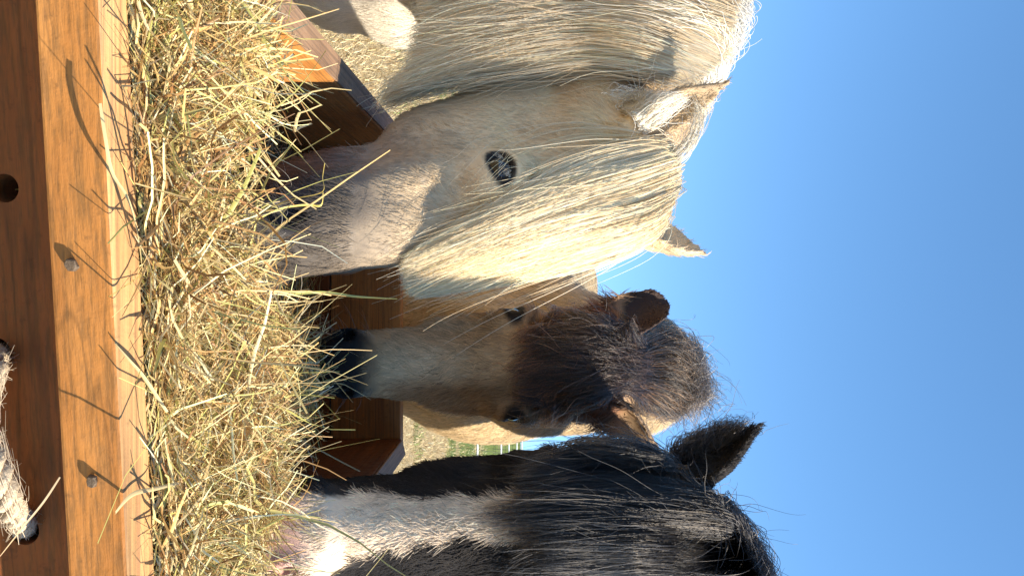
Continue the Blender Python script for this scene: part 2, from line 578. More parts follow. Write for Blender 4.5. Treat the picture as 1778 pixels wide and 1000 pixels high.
def strand_normals(f, pts):
    g = f.grad(pts[:, pts.shape[1] // 2])
    return g

def taper(K, r, root=1.0, tip=0.25):
    t = np.linspace(0, 1, K)
    return (r * (root + (tip - root) * t ** 2))[None, :]

def vary(base, n, amt=0.15, alt=None, frac=0.0):
    c = np.tile(np.asarray(base, float), (n, 1))
    if alt is not None:
        mk = rng.random(n) < frac
        c[mk] = alt
    return c * (1 + amt * rng.normal(size=(n, 1)))


# ------------------------------------------------------------------ ground
RZ = CAMZ - 0.25                # rim of the feeder
k = Nodes('dry_field')
tc = k.n('ShaderNodeTexCoord')
nA = k.n('ShaderNodeTexNoise', Scale=0.35, Detail=4, Roughness=.6); k.l(tc.outputs['Object'], nA.inputs[0])
nB = k.n('ShaderNodeTexNoise', Scale=38, Detail=6, Roughness=.75); k.l(tc.outputs['Object'], nB.inputs[0])
nC = k.n('ShaderNodeTexNoise', Scale=4.5, Detail=5, Roughness=.7); k.l(tc.outputs['Object'], nC.inputs[0])
c = k.ramp(nB.outputs[0], [(.3, (.16, .11, .05)), (.5, (.42, .31, .16)), (.7, (.60, .47, .27))])
g = k.ramp(nB.outputs[0], [(.3, (.05, .07, .015)), (.55, (.16, .20, .05)), (.75, (.30, .30, .12))])
sep = k.n('ShaderNodeSeparateXYZ'); k.l(tc.outputs['Object'], sep.inputs[0])
mr = k.n('ShaderNodeMapRange'); mr.inputs[1].default_value = 5; mr.inputs[2].default_value = 17; mr.inputs[3].default_value = -.12; mr.inputs[4].default_value = .24
k.l(sep.outputs['Y'], mr.inputs[0])
ad = k.n('ShaderNodeMath', operation='ADD'); k.l(nA.outputs[0], ad.inputs[0]); k.l(mr.outputs[0], ad.inputs[1])
ad2 = k.n('ShaderNodeMath', operation='MULTIPLY_ADD'); ad2.inputs[1].default_value = .5; k.l(nC.outputs[0], ad2.inputs[0]); k.l(ad.outputs[0], ad2.inputs[2])
c = k.mix(k.ramp(ad2.outputs[0], [(.74, (0, 0, 0)), (.88, (1, 1, 1))]), c, g)
k.l(c, k.b.inputs['Base Color']); k.b.inputs['Roughness'].default_value = .9; k.b.inputs['Specular IOR Level'].default_value = .1
bp = k.n('ShaderNodeBump', Strength=.9, Distance=.03); k.l(nB.outputs[0], bp.inputs['Height']); k.l(bp.outputs[0], k.b.inputs['Normal'])
gx = np.concatenate([-np.geomspace(1500, 1, 30), [0], np.geomspace(1, 1500, 30)])
gv = [(x, y, 0.02 * math.sin(x * 1.3) * math.cos(y * .9) if abs(x) < 60 and abs(y) < 60 else 0) for y in gx for x in gx]
gn = len(gx)
gf = [(j * gn + i, j * gn + i + 1, (j + 1) * gn + i + 1, (j + 1) * gn + i) for j in range(gn - 1) for i in range(gn - 1)]
tag(link_mesh('ground', gv, gf, k.m), kind='structure')

def blades(name, n, xr, yr, hmin, hmax, wid, cols, kind_label, dens=None):
    y = yr[0] * (yr[1] / yr[0]) ** rng.random(n)
    x = (xr[0] + (xr[1] - xr[0]) * rng.random(n)) * np.maximum(y, 1.5)
    keep = np.ones(n, bool) if dens is None else rng.random(n) < dens(x, y)
    x, y = x[keep], y[keep]; n = len(x)
    h = hmin + (hmax - hmin) * rng.random(n) ** 1.5
    a = rng.random(n) * 6.283; lean = (.5 + 1.6 * rng.random(n)) * h
    w_ = wid * (.6 + .8 * rng.random(n)) * (1 + y * .05)
    px, py = np.cos(a), np.sin(a)
    b = np.stack([x, y, np.zeros(n)], -1); s = np.stack([-py, px, 0 * px], -1) * w_[:, None]
    mid = b + np.stack([px * lean * .35, py * lean * .35, h * .7], -1)
    tip = b + np.stack([px * lean, py * lean, h], -1)
    V = np.stack([b - s, b + s, mid + s * .7, mid - s * .7, tip + s * .1, tip - s * .1], 1).reshape(-1, 3)
    i = np.arange(n)[:, None] * 6
    Q = np.concatenate([i + [0, 1, 2, 3], i + [3, 2, 4, 5]])
    me = fast_mesh(name, V, Q)
    cc = np.asarray(cols)[rng.integers(0, len(cols), n)] * (1 + .25 * rng.normal(size=(n, 1)))
    paint(me, 'coat', np.clip(np.repeat(cc, 6, 0), .01, .8))
    return me
M_STRAW = attr_mat('dry_stalks', 'coat', .55, .3)
me = blades('dry_grass', 90000, (-.62, .40), (2.0, 24), .015, .07, .0022, [(.62, .48, .26), (.54, .40, .20), (.68, .56, .34), (.36, .24, .11), (.44, .36, .16)], 'dry')
tag(link_me('dry_grass', me, M_STRAW), 'short dry straw coloured stubble covering the field', 'grass', kind='stuff')
me = blades('green_grass', 60000, (-.62, .40), (2.2, 34), .02, .07, .003, [(.10, .17, .03), (.16, .22, .05), (.22, .26, .08)], 'green',
            dens=lambda x, y: smooth(.12, .5, lattice(np.stack([x, y, 0 * x], -1), 1.1, 31) + .35 * smooth(9, 22, y)))
tag(link_me('green_grass', me, M_STRAW), 'patchy green grass growing through the dry field', 'grass', kind='stuff')

# ------------------------------------------------------------------ feeder
def board(name, corners, z0, z1, mat, parent, bevel=.003):
    """upright board on a four-cornered plan"""
    bm = bmesh.new()
    lo = [bm.verts.new((x, y, z0)) for x, y in corners]; hi = [bm.verts.new((x, y, z1)) for x, y in corners]
    bm.faces.new(lo[::-1]); bm.faces.new(hi)
    for i in range(4):
        j = (i + 1) % 4; bm.faces.new((lo[i], lo[j], hi[j], hi[i]))
    bmesh.ops.recalc_face_normals(bm, faces=bm.faces)
    if bevel: bmesh.ops.bevel(bm, geom=list(bm.edges), offset=bevel, segments=2, profile=.6, affect='EDGES')
    me = bpy.data.meshes.new(name); bm.to_mesh(me); bm.free()
    return link_me(name, me, mat, parent, False)

OR = dict(dark=(.36, .18, .058), mid=(.48, .26, .088), light=(.58, .345, .135))
W_X = wood('stained_pine_along', 0, **OR)
W_Y = wood('stained_pine_across', 1, seed=3.1, **OR)
W_Z = wood('stained_pine_upright', 2, seed=1.7, **OR)
W_TOP = wood('worn_pine_edge', 1, (.22, .15, .10), (.36, .25, .17), (.48, .36, .25), rough=.7, seed=5)
W_LOWY = wood('shade_toned_pine_across', 1, (.14, .05, .014), (.22, .085, .024), (.30, .125, .04), seed=9)  # same pine for the right board, its unlit side put into the colour
W_LOW = wood('shade_toned_pine', 0, (.20, .075, .02), (.31, .125, .034), (.40, .175, .055), seed=8)  # darker copy of the pine: shade on the low boards put into the colour
BA = math.atan2(.0928, 1)                       # the front beam runs slightly away to the right
def FB(s, t): return (-.182 + s * math.cos(BA) - t * math.sin(BA), .469 + s * math.sin(BA) + t * math.cos(BA))
trough = empty('hay_feeder', Vector((.01, 1.0, 0)), 'square wooden hay feeder of orange stained boards filled with hay', 'hay feeder')
s0, s1 = -.20, .60
T = .034
W_WORN = wood('worn_pine_along', 0, (.44, .28, .14), (.60, .41, .22), (.70, .50, .29), rough=.7, seed=5.5)
fbm = board('front_beam', [FB(s0, -T), FB(s1, -T), FB(s1, 0), FB(s0, 0)], RZ - .038, RZ, W_X, trough, .0022)
fbm.data.materials.append(W_WORN)
for pl in fbm.data.polygons:
    if pl.normal.z > .9: pl.material_index = 1
# lower front board with two round holes
lo = board('front_board', [FB(s0, .010), FB(s1, .010), FB(s1, .034), FB(s0, .034)], RZ - .19, RZ - .040, W_LOW, trough, .002)
def on_front(px, py, t):
    """point of the plane t behind the beam's inner line"""
    n = np.array([-math.sin(BA), math.cos(BA), 0]); o = np.array([*FB(0, t), 0])
    ray = FW + (px - 889) / F * UP + (py - 500) / F * EX
    return CP + ray * ((o - CP) @ n) / (ray @ n)
holes = [(8, 327, .0095), (42, 920, .0105), (-8, 612, .0105)]
for px, py, r in holes:
    q = on_front(px, py, .010)
    bm = bmesh.new()
    bmesh.ops.create_cone(bm, cap_ends=True, segments=28, radius1=r, radius2=r, depth=.1)
    me = bpy.data.meshes.new('cut'); bm.to_mesh(me); bm.free()
    ct = bpy.data.objects.new('cut', me); C.objects.link(ct)
    ct.location = q; ct.rotation_euler = (math.pi / 2, 0, BA)
    bpy.context.view_layer.update()
    md = lo.modifiers.new('hole', 'BOOLEAN'); md.object = ct; md.operation = 'DIFFERENCE'; md.solver = 'EXACT'
    bpy.context.view_layer.update()
    nm = bpy.data.meshes.new_from_object(lo.evaluated_get(bpy.context.evaluated_depsgraph_get()))
    lo.modifiers.clear(); lo.data = nm
    bpy.data.objects.remove(ct)
XL0, XL1 = -.262, -.287                          # inner face of the left board, near and far
board('side_board', [(XL0, .45), (XL1, 1.536), (XL1 - .038, 1.574), (XL0 - .038, .45)], RZ - .30, RZ + .001, W_Y, trough)
board('side_board', [(.320, .52), (.358, .52), (.352, 1.574), (.312, 1.536)], RZ - .30, RZ + .001, W_LOWY, trough)
board('back_board', [(XL1, 1.536), (.312, 1.536), (.3515, 1.573), (XL1 - .0375, 1.573)], RZ - .145, RZ, W_X, trough)
board('back_board', [(XL1, 1.538), (.312, 1.538), (.3515, 1.573), (XL1 - .0375, 1.573)], RZ - .30, RZ - .148, W_LOW, trough)
board('floor_board', [(-.262, .50), (.320, .52), (.312, 1.535), (-.287, 1.535)], RZ - .295, RZ - .275, W_LOW, trough, 0)
board('rim_cap', [(XL0 - .001, .47), (XL1 - .001, 1.53), (XL1 - .0385, 1.574), (XL0 - .0385, .47)], RZ + .002, RZ + .005, W_TOP, trough, .001)
board('rim_cap', [(.321, .53), (.3585, .53), (.3525, 1.574), (.313, 1.53)], RZ + .002, RZ + .005, W_TOP, trough, .001)
board('corner_post', [(XL1 - .02, 1.578), (XL1 + .05, 1.578), (XL1 + .05, 1.648), (XL1 - .02, 1.648)], .0, RZ - .03, W_Z, trough)
board('corner_post', [(.275, 1.578), (.345, 1.578), (.345, 1.648), (.275, 1.648)], .0, RZ - .03, W_Z, trough)
board('corner_post', [(-.36, .47), (-.304, .47), (-.304, .54), (-.36, .54)], .0, RZ - .05, W_Z, trough)
board('corner_post', [(.362, .54), (.425, .54), (.425, .61), (.362, .61)], .0, RZ - .05, W_Z, trough)
# nail stubs standing out of the beam
M_NAIL = plain('weathered_nail', (.10, .068, .042), .6, .5, 400, .5)
for px, py in ((130, 461), (164, 833)):
    q = on_front(px, py, -T)
    bm = bmesh.new()
    bmesh.ops.create_cone(bm, cap_ends=True, segments=6, radius1=.0042, radius2=.0036, depth=.0035)
    for v in bm.verts:
        v.co.x *= 1.15; v.co += Vector(rng.normal(size=3) * .0006)
    bmesh.ops.bevel(bm, geom=list(bm.edges), offset=.0006, segments=1, affect='EDGES')
    me = bpy.data.meshes.new('nail'); bm.to_mesh(me); bm.free()
    o = link_me('nail', me, M_NAIL, None, False)
    o.rotation_euler = (math.pi / 2 + .1, .2, BA + .15)
    o.parent = trough; o.location = Vector(q) - trough.location + Vector((0, -.003, 0))

# ------------------------------------------------------------------ rope
rope_path = [P(44, 917, .53), P(34, 902, .500), P(14, 866, .480), P(-3, 822, .472), P(-22, 770, .470), P(-32, 715, .470), P(-26, 670, .470), P(-14, 640, .474), P(-9, 622, .492), P(-8, 614, .53)]
G = resample(np.array(rope_path)[None], 140)[0]
tan = np.gradient(G, axis=0); tan /= np.linalg.norm(tan, axis=1, keepdims=True)
nn = np.cross(tan, [0, 1, 0]); nn /= np.linalg.norm(nn, axis=1, keepdims=True); bb_ = np.cross(tan, nn)
L = np.concatenate([[0], np.cumsum(np.linalg.norm(np.diff(G, axis=0), axis=1))])
V = []; Q = []
for s in range(3):
    ph = L / .034 * 6.283 + s * 2.094
    cen = G + (np.cos(ph)[:, None] * nn + np.sin(ph)[:, None] * bb_) * .0042
    b0 = len(V)
    for i in range(len(G)):
        for j in range(10):
            a = j / 10 * 6.283
            V.append(cen[i] + (math.cos(a) * nn[i] + math.sin(a) * bb_[i]) * (.0043 * (1 + .07 * math.sin(i * 2.1 + j) + .06 * math.sin(i * .7 + s * 2))))
    for i in range(len(G) - 1):
        for j in range(10):
            Q.append((b0 + i * 10 + j, b0 + i * 10 + (j + 1) % 10, b0 + (i + 1) * 10 + (j + 1) % 10, b0 + (i + 1) * 10 + j))
M_ROPE = plain('pale_rope', (.55, .44, .31), .85, .3, 500, .8, .1)
ro = link_mesh('rope', V, Q, M_ROPE)
tag(ro, 'pale twisted rope threaded through a hole in the lower front board', 'rope')
N = 500
i = rng.integers(1, len(G) - 1, N); a = rng.random(N) * 6.283
dirn = np.cos(a)[:, None] * nn[i] + np.sin(a)[:, None] * bb_[i]
root = G[i] + dirn * .0062
pts = np.stack([root, root + dirn * .003 + tan[i] * rng.normal(size=(N, 1)) * .004, root + dirn * (.002 + .006 * rng.random((N, 1))) + tan[i] * rng.normal(size=(N, 1)) * .009], 1)
hair('fibres', pts, np.array([[.00025, .0002, .0001]]), vary((.60, .48, .34), N, .2), dirn, M_COAT, ro)

# ------------------------------------------------------------------ fences across the field
M_TAPE = plain('white_tape', (.75, .75, .72), .5, .1, 60, .1)
M_POST = plain('fence_post', (.35, .30, .24), .8, .3, 40, .3)
M_WIRE = plain('green_wire', (.05, .07, .05), .5, .2, 60, .1)
def tube(bm, a, b, r, seg=6):
    a, b = Vector(a), Vector(b)
    q = (b - a).to_track_quat('Z', 'Y').to_matrix().to_4x4()
    bmesh.ops.create_cone(bm, cap_ends=True, segments=seg, radius1=r, radius2=r, depth=(b - a).length, matrix=Matrix.Translation((a + b) / 2) @ q)
def bm_obj(name, bm, mat, parent):
    me = bpy.data.meshes.new(name); bm.to_mesh(me); bm.free()
    return link_me(name, me, mat, parent, False)
fy = 12.0
fence = empty('tape_fence', Vector((2, fy, 0)), 'white tape fence running low across the field behind the horses', 'fence')
for z in (CAMZ - 75 * fy / F - .01, CAMZ - 35 * fy / F):
    bm = bmesh.new(); tube(bm, (-22, fy, z), (26, fy, z), .016, 8); bm_obj('tape', bm, M_TAPE, fence)
for x in np.arange(-21, 26, 3.9):
    bm = bmesh.new(); tube(bm, (x, fy + .05, 0), (x, fy + .05, 1.1), .03, 8); bm_obj('post', bm, M_POST, fence)
fy2 = 30.0
gate = empty('mesh_fence', Vector((6, fy2, 0)), 'distant white railed fence with dark wire mesh at the edge of the field', 'fence')
for z in (CAMZ - .50, CAMZ - .18, CAMZ + .02):
    bm = bmesh.new(); tube(bm, (-30, fy2, z), (36, fy2, z), .03, 8); bm_obj('rail', bm, M_TAPE, gate)
bm = bmesh.new()
for z in np.arange(.1, 1.2, .14): tube(bm, (-30, fy2 + .08, z), (36, fy2 + .08, z), .006, 5)
for x in np.arange(3, 12, .16): tube(bm, (x, fy2 + .08, 0), (x, fy2 + .08, 1.18), .005, 5)
bm_obj('wire_mesh', bm, M_WIRE, gate)
for x in np.arange(-29, 36, 5.0):
    bm = bmesh.new(); tube(bm, (x, fy2 + .15, 0), (x, fy2 + .15, 1.25), .05, 8); bm_obj('post', bm, M_POST, gate)
# ------------------------------------------------------------------ horses
def finish_body(name, f, colour, root, bump=None):
    V, Q = f.mesh(name)
    me = fast_mesh('body', V, Q)
    paint(me, 'coat', colour(V))
    o = link_me('body', me, M_SKIN, root)
    return V, Q, o

def eyes(h, root, X=1.0, r=0.0205, sides=(-1, 1)):
    for q in sides:
        bm = bmesh.new()
        bmesh.ops.create_uvsphere(bm, u_segments=24, v_segments=16, radius=r * h.s)
        me = bpy.data.meshes.new('eye'); bm.to_mesh(me); bm.free()
        o = link_me('eye', me, M_EYE)
        o.parent = root
        o.location = Vector(h.eye_pos(q, X)) - root.location

def eye_dark(l, X=1.0, r0=0.022, r1=0.034, ec=-.052):
    q = np.array([1, 1.5, .95])
    d = np.minimum(np.linalg.norm((l - np.array([.088 * X, .207, ec])) * q, axis=1), np.linalg.norm((l - np.array([-.088 * X, .207, ec])) * q, axis=1))
    return 1 - smooth(r0, r1, d)

def blend(c, col, k): return c * (1 - k[:, None]) + np.asarray(col) * k[:, None]

def leg(f, pts, k=0.03): f.chain(pts, k)

def head_flow(h, p, bodydir):
    l = h.loc(p)
    on = smooth(-.02, .06, l[:, 1]) * smooth(-.40, -.25, l[:, 2])
    hf = h.W[None, :] + h.U[None, :] * np.clip(l[:, :1] * 5, -.8, .8) - 0.35 * h.Cn[None, :] * (np.abs(l[:, :1]) > .04)
    up = smooth(.02, -.02, l[:, 1])            # ears: hair runs to the tips
    near = np.linalg.norm(l - np.array([0, .05, -.08]), axis=1) < .3
    b = np.asarray(bodydir, float)[None, :] + np.zeros_like(p)
    out = hf * on[:, None] + b * (1 - on)[:, None]
    e = (l[:, 1] < -.005) & (l[:, 2] > -.16) & near
    out[e] = -h.W
    return out

# --- the white horse, reaching in over the left board
hw = Head(P(1105, 400, 1.05), P(392, 468, .885), 43, ec=-.046)
rw_loc = Vector((-1.3, 1.6, 0))
white = empty('horse', rw_loc, 'cream white horse with long blond forelock and grey muzzle, the largest of the three heads', 'horse')
fw = Field(axis(-2.2, .4, -.34, .12, .0045, .05), axis(.5, 3.6, .78, 1.16, .0045, .05), axis(0, 1.7, .78, 1.46, .0045, .05))
hw.build(fw, wide=1.02, jowl=1.05, nose=1.20, eye=(.0145, .029), jaw=.035, nw=.485)
gl = hw.g
fw.chain([(gl(0, .06, -.12), .085), (np.array([-.36, 1.26, 1.33]), .135), (np.array([-.62, 1.66, 1.27]), .18), (np.array([-.98, 2.2, 1.12]), .25)], .05)
fw.chain([(gl(0, .16, -.19), .06), (np.array([-.40, 1.27, 1.17]), .12), (np.array([-.70, 1.72, 1.08]), .17), (np.array([-.98, 2.15, .98]), .22)], .06)
fw.chain([(np.array([-1.0, 2.22, 1.06]), .27), (np.array([-1.3, 2.7, 1.02]), .31), (np.array([-1.6, 3.1, 1.10]), .30)], .08)
leg(fw, [((-.84, 2.10, 1.0), .15), ((-.785, 2.0, .83), .118), ((-.795, 1.99, .66), .092), ((-.825, 2.0, .48), .055), ((-.83, 2.0, .16), .05), ((-.81, 1.97, .08), .065), ((-.79, 1.95, .0), .075)], .04)
leg(fw, [((-1.14, 2.08, .95), .15), ((-1.12, 1.98, .66), .09), ((-1.13, 1.98, .44), .06), ((-1.13, 1.99, .16), .05), ((-1.11, 1.96, .08), .065), ((-1.09, 1.94, .0), .075)], .04)
for dx, dy in ((.12, .06), (-.16, -.10)):
    leg(fw, [((-1.58 + dx, 2.95 + dy, .9), .17), ((-1.54 + dx, 2.9 + dy, .66), .1), ((-1.66 + dx, 3.06 + dy, .44), .06), ((-1.62 + dx, 3.0 + dy, .12), .045), ((-1.58 + dx, 2.96 + dy, .0), .065)], .04)
ear(fw, P(1112, 225, 1.06), P(1262, 137, 1.035), (.55, -.80, .10), .031, curl=.38, bend=.010)
ear(fw, P(1120, 405, 1.06), P(1226, 444, 1.07), (-.75, -.6, .0), .027, curl=.9)

def white_col(p):
    l = hw.loc(p)
    n = lattice(p, .03, 1) * .6 + lattice(p, .008, 2) * .4
    c = np.tile([.90, .66, .39], (len(p), 1)) * (1 + .09 * n)[:, None]
    c = blend(c, (.70, .52, .31), .5 * smooth(.0, .6, lattice(p, .07, 6)))
    hd = smooth(-.02, .06, l[:, 1]) * (p[:, 1] < 1.4)
    c = blend(c, (.84, .76, .64), smooth(1.05, .9, p[:, 2]) * (p[:, 1] > 1.5))
    c = blend(c, (.21, .17, .135), hd * smooth(.19, .41, l[:, 1] + .045 * n + .15 * np.maximum(0, -l[:, 2] - .06)) * .85)
    c = blend(c, (.085, .072, .062), hd * smooth(.35, .48, l[:, 1] + .03 * n - .25 * l[:, 0]))
    nos = np.minimum(np.linalg.norm(l - [-.060, .485, -.030], axis=1), np.linalg.norm(l - [.060, .485, -.030], axis=1))
    c = blend(c, (.03, .027, .028), 1 - smooth(.026, .042, nos))
    c = blend(c, (.02, .016, .014), eye_dark(l, 1.02, .029, .036, -.046))
    c = blend(c, (.30, .25, .2), .4 * hd * smooth(.55, .75, lattice(p, .018, 9)) * smooth(.2, .3, l[:, 1]))
    er = smooth(-.01, -.03, l[:, 1]) * (l[:, 2] > -.2) * (p[:, 1] < 1.3)
    c = blend(c, (.30, .21, .13), er * .75 * smooth(-.02, -.06, l[:, 0] + .35 * (l[:, 1] + .03)) * (l[:, 0] < 0))  # shaded outer side of the left ear, painted in as brown
    c = blend(c, (.50, .37, .24), er * .7 * (l[:, 0] > 0))
    return np.clip(c, .004, .88)
hw.wide, hw.lid = 1.02, 1.10
Vw, Qw, bw = finish_body('white', fw, white_col, white)
eyes(hw, white, 1.02, .0225)

# --- the bay foal in the middle
hf_ = Head(P(1085, 634, 1.17), P(552, 630, 1.08), 0, ec=-.036)
foal = empty('horse', Vector((.12, 2.2, 0)), 'brown young horse with dark tousled forelock and black muzzle at the back board', 'horse')
ff = Field(axis(-.5, .8, -.02, .33, .0045, .04), axis(.9, 3.4, 1.02, 1.42, .0045, .05), axis(0, 1.7, .80, 1.42, .0045, .04))
hf_.build(ff, wide=1.09, eye=(.0125, .023), jowl=.9, nose=.98)
gl = hf_.g
ff.chain([(gl(0, .05, -.13), .085), (np.array([.165, 1.47, 1.37]), .105), (np.array([.17, 1.72, 1.26]), .15), (np.array([.15, 2.0, 1.14]), .22)], .05)
ff.chain([(gl(0, .18, -.20), .055), (np.array([.17, 1.45, 1.18]), .10), (np.array([.16, 1.72, 1.04]), .13), (np.array([.15, 1.95, .98]), .2)], .06)
ff.chain([(np.array([.15, 1.95, 1.06]), .25), (np.array([.08, 2.5, 1.08]), .27), (np.array([.0, 2.95, 1.19]), .255)], .08)
for dx in (-.085, .06):
    leg(ff, [((.16 + dx, 1.85, .9), .09), ((.16 + dx, 1.80, .62), .075), ((.16 + dx, 1.79, .42), .055), ((.16 + dx, 1.80, .12), .04), ((.16 + dx, 1.76, .0), .055)], .04)
    leg(ff, [((.0 + dx, 2.95, .95), .16), ((.0 + dx, 2.86, .68), .09), ((.0 + dx, 3.06, .45), .055), ((.0 + dx, 3.0, .12), .04), ((.0 + dx, 2.96, .0), .055)], .04)
ear(ff, P(1052, 563, 1.21), P(1160, 527, 1.23), (-.30, -.85, -.10), .038, curl=.8, round_tip=.8)
ear(ff, P(1048, 698, 1.19), P(1140, 780, 1.20), (.25, -.8, -.45), .034, curl=.9, bend=-.008)

def foal_col(p):
    l = hf_.loc(p)
    n = lattice(p, .03, 11) * .6 + lattice(p, .009, 12) * .4
    c = np.tile([.60, .44, .25], (len(p), 1)) * (1 + .12 * n)[:, None]
    hd = smooth(-.05, .02, l[:, 1]) * smooth(-.26, -.17, l[:, 2])
    c = blend(c, (.57, .375, .20), hd)
    c = blend(c, (.68, .50, .31), hd * smooth(.26, .36, l[:, 1]) * (1 - smooth(.40, .48, l[:, 1])))
    c = blend(c, (.17, .068, .034), hd * (1 - smooth(.08, .24, l[:, 1] + .05 * n)))
    c = blend(c, (.26, .15, .075), .8 * hd * smooth(.015, .05, l[:, 0]) * smooth(.12, .2, l[:, 1]) * (1 - smooth(.4, .48, l[:, 1])))  # viewer's right half of the face darker: the black horse's shadow painted into the coat
    c = blend(c, (.016, .013, .012), hd * smooth(.435, .50, l[:, 1] + .02 * n))
    c = blend(c, (.014, .011, .01), eye_dark(l, 1.09, .028, .042, -.036))
    c = blend(c, (.07, .04, .03), smooth(.06, .0, l[:, 1]) * smooth(.10, .06, np.abs(l[:, 0])) * (p[:, 2] > 1.3))
    er = smooth(-.004, -.025, l[:, 1]) * smooth(.040, .055, np.abs(l[:, 0])) * smooth(-.18, -.14, l[:, 2])
    c = blend(c, (.05, .028, .02), er * (l[:, 0] < 0))
    c = blend(c, (.30, .20, .12), er * (l[:, 0] > 0))
    c = blend(c, (.03, .02, .016), er * smooth(-.07, -.12, l[:, 1]))
    return np.clip(c, .004, .85)
hf_.wide, hf_.lid = 1.09, 1.1
Vf, Qf, bf = finish_body('foal', ff, foal_col, foal)
eyes(hf_, foal, 1.07, .0195)

# --- the black and white horse on the right
hb = Head(P(1190, 912, .93), P(438, 922, .765), 0)
black = empty('horse', Vector((1.3, 1.75, 0)), 'black horse with a broad white blaze, pink nose and shaggy black forelock', 'horse')
fb = Field(axis(-.1, 2.6, .14, .46, .0045, .05), axis(.4, 2.9, .66, 1.08, .0045, .05), axis(0, 1.8, .78, 1.46, .0045, .05))
hb.build(fb, wide=1.03, jowl=1.0)
gl = hb.g
fb.chain([(gl(.01, .06, -.11), .088), (np.array([.50, 1.14, 1.365]), .135), (np.array([.74, 1.36, 1.31]), .18), (np.array([1.1, 1.62, 1.15]), .25)], .05)
fb.chain([(gl(.02, .17, -.19), .06), (np.array([.52, 1.18, 1.18]), .115), (np.array([.82, 1.4, 1.03]), .18), (np.array([1.1, 1.62, .98]), .24)], .06)
fb.chain([(np.array([1.1, 1.62, 1.06]), .28), (np.array([1.65, 2.0, 1.02]), .31), (np.array([2.15, 2.3, 1.1]), .29)], .08)
for dx, dy in ((-.06, .14), (.12, -.14)):
    leg(fb, [((1.0 + dx, 1.55 + dy, .92), .14), ((.9 + dx, 1.48 + dy, .64), .08), ((.9 + dx, 1.48 + dy, .44), .06), ((.9 + dx, 1.48 + dy, .12), .045), ((.87 + dx, 1.46 + dy, .0), .065)], .04)
    leg(fb, [((2.05 + dx, 2.25 + dy, .92), .17), ((2.0 + dx, 2.2 + dy, .66), .1), ((2.18 + dx, 2.3 + dy, .44), .06), ((2.12 + dx, 2.28 + dy, .12), .045), ((2.08 + dx, 2.25 + dy, .0), .065)], .04)
ear(fb, P(1192, 836, .975), P(1322, 737, .985), (-.93, -.38, .0), .033, curl=.8)
ear(fb, P(1190, 995, .975), P(1310, 1075, .985), (.55, -.80, .0), .038, curl=.9)

BL_W = np.array([.0, .10, .19, .237, .289, .364, .46, .53, .60])
BL_L = np.array([-.012, -.034, -.045, -.042, -.033, -.039, -.040, -.042, -.05])
BR_W = np.array([.0, .10, .21, .267, .304, .364, .41, .44, .50, .60])
BR_R = np.array([.005, .02, .020, .014, .010, .020, .025, .036, .07, .09])
def blaze(l, p):
    n = lattice(p, .02, 21) * .006 + lattice(p, .006, 22) * .004
    a = np.interp(l[:, 1], BL_W, BL_L); b = np.interp(l[:, 1], BR_W, BR_R)
    k = smooth(-.003, .004, l[:, 0] - a + n) * smooth(-.003, .004, b - l[:, 0] + n)
    return k * smooth(.02, .10, l[:, 1]) * smooth(-.11, -.08, l[:, 2])
def black_col(p):
    l = hb.loc(p)
    n = lattice(p, .03, 23) * .6 + lattice(p, .008, 24) * .4
    c = np.tile([.016, .0135, .0125], (len(p), 1)) * (1 + .3 * n)[:, None]
    b = blaze(l, p)
    c = blend(c, (.82, .63, .44), b)
    c = blend(c, (.55, .31, .25), smooth(.485, .535, l[:, 1] + .02 * n) * smooth(-.05, -.038, l[:, 0] + .3 * (.56 - l[:, 1])) * (p[:, 1] < 1.0) * (l[:, 1] < .7))
    c = blend(c, (.60, .54, .46), smooth(.42, .32, p[:, 2]))
    return np.clip(c, .003, .85)
hb.wide, hb.lid = 1.03, 1.0
Vb, Qb, bb = finish_body('black', fb, black_col, black)
eyes(hb, black, 1.03)
for nm, h, fld in (('white', hw, fw), ('foal', hf_, ff), ('black', hb, fb)):
    print(nm, 's', round(h.s, 3), 'eyes', [tuple(int(v) for v in proj(h.eye_pos(q))[:2]) for q in (-1, 1)], 'nose', [int(v) for v in proj(h.g(0, .56, -.05))[:2]])
# ------------------------------------------------------------------ hay
def edge_y(x): return np.interp(x, [-.30, -.22, -.12, -.04, .03, .07, .13, .18, .23, .29, .34], [.74, .73, .61, .61, .76, .95, .98, .85, .66, .60, .60])
def near_y(x): return .469 + (x + .182) * .0928
def hay_top(x, y):
    e = edge_y(x)
    nd = .35 + .65 * smooth(.0, .09, y - near_y(x))
    base = RZ + .004 - .038 * smooth(.55, 1.0, y) + nd * .017 * lattice(np.stack([x, y, 0 * x], -1), .075, 41) + nd * .013 * lattice(np.stack([x, y, 0 * x], -1), .03, 42)
    low = RZ - .165 + .02 * lattice(np.stack([x, y, 0 * x], -1), .06, 43)
    return base + (low - base) * smooth(e - .02, e + .10, y)
def near_y(x): return .469 + (x + .182) * .0928
hx = np.linspace(-.262, .318, 90); hy = np.linspace(.46, 1.53, 150)
X, Y = np.meshgrid(hx, hy, indexing='ij')
Y = np.maximum(Y, near_y(X) + .004)
Z = hay_top(X.ravel(), Y.ravel()).reshape(X.shape) - .018
V = np.stack([X, Y, Z], -1).reshape(-1, 3)
nx_, ny_ = X.shape
i, j = np.meshgrid(np.arange(nx_ - 1), np.arange(ny_ - 1), indexing='ij')
b0 = (i * ny_ + j).ravel()
Q0 = np.stack([b0, b0 + ny_, b0 + ny_ + 1, b0 + 1], -1)

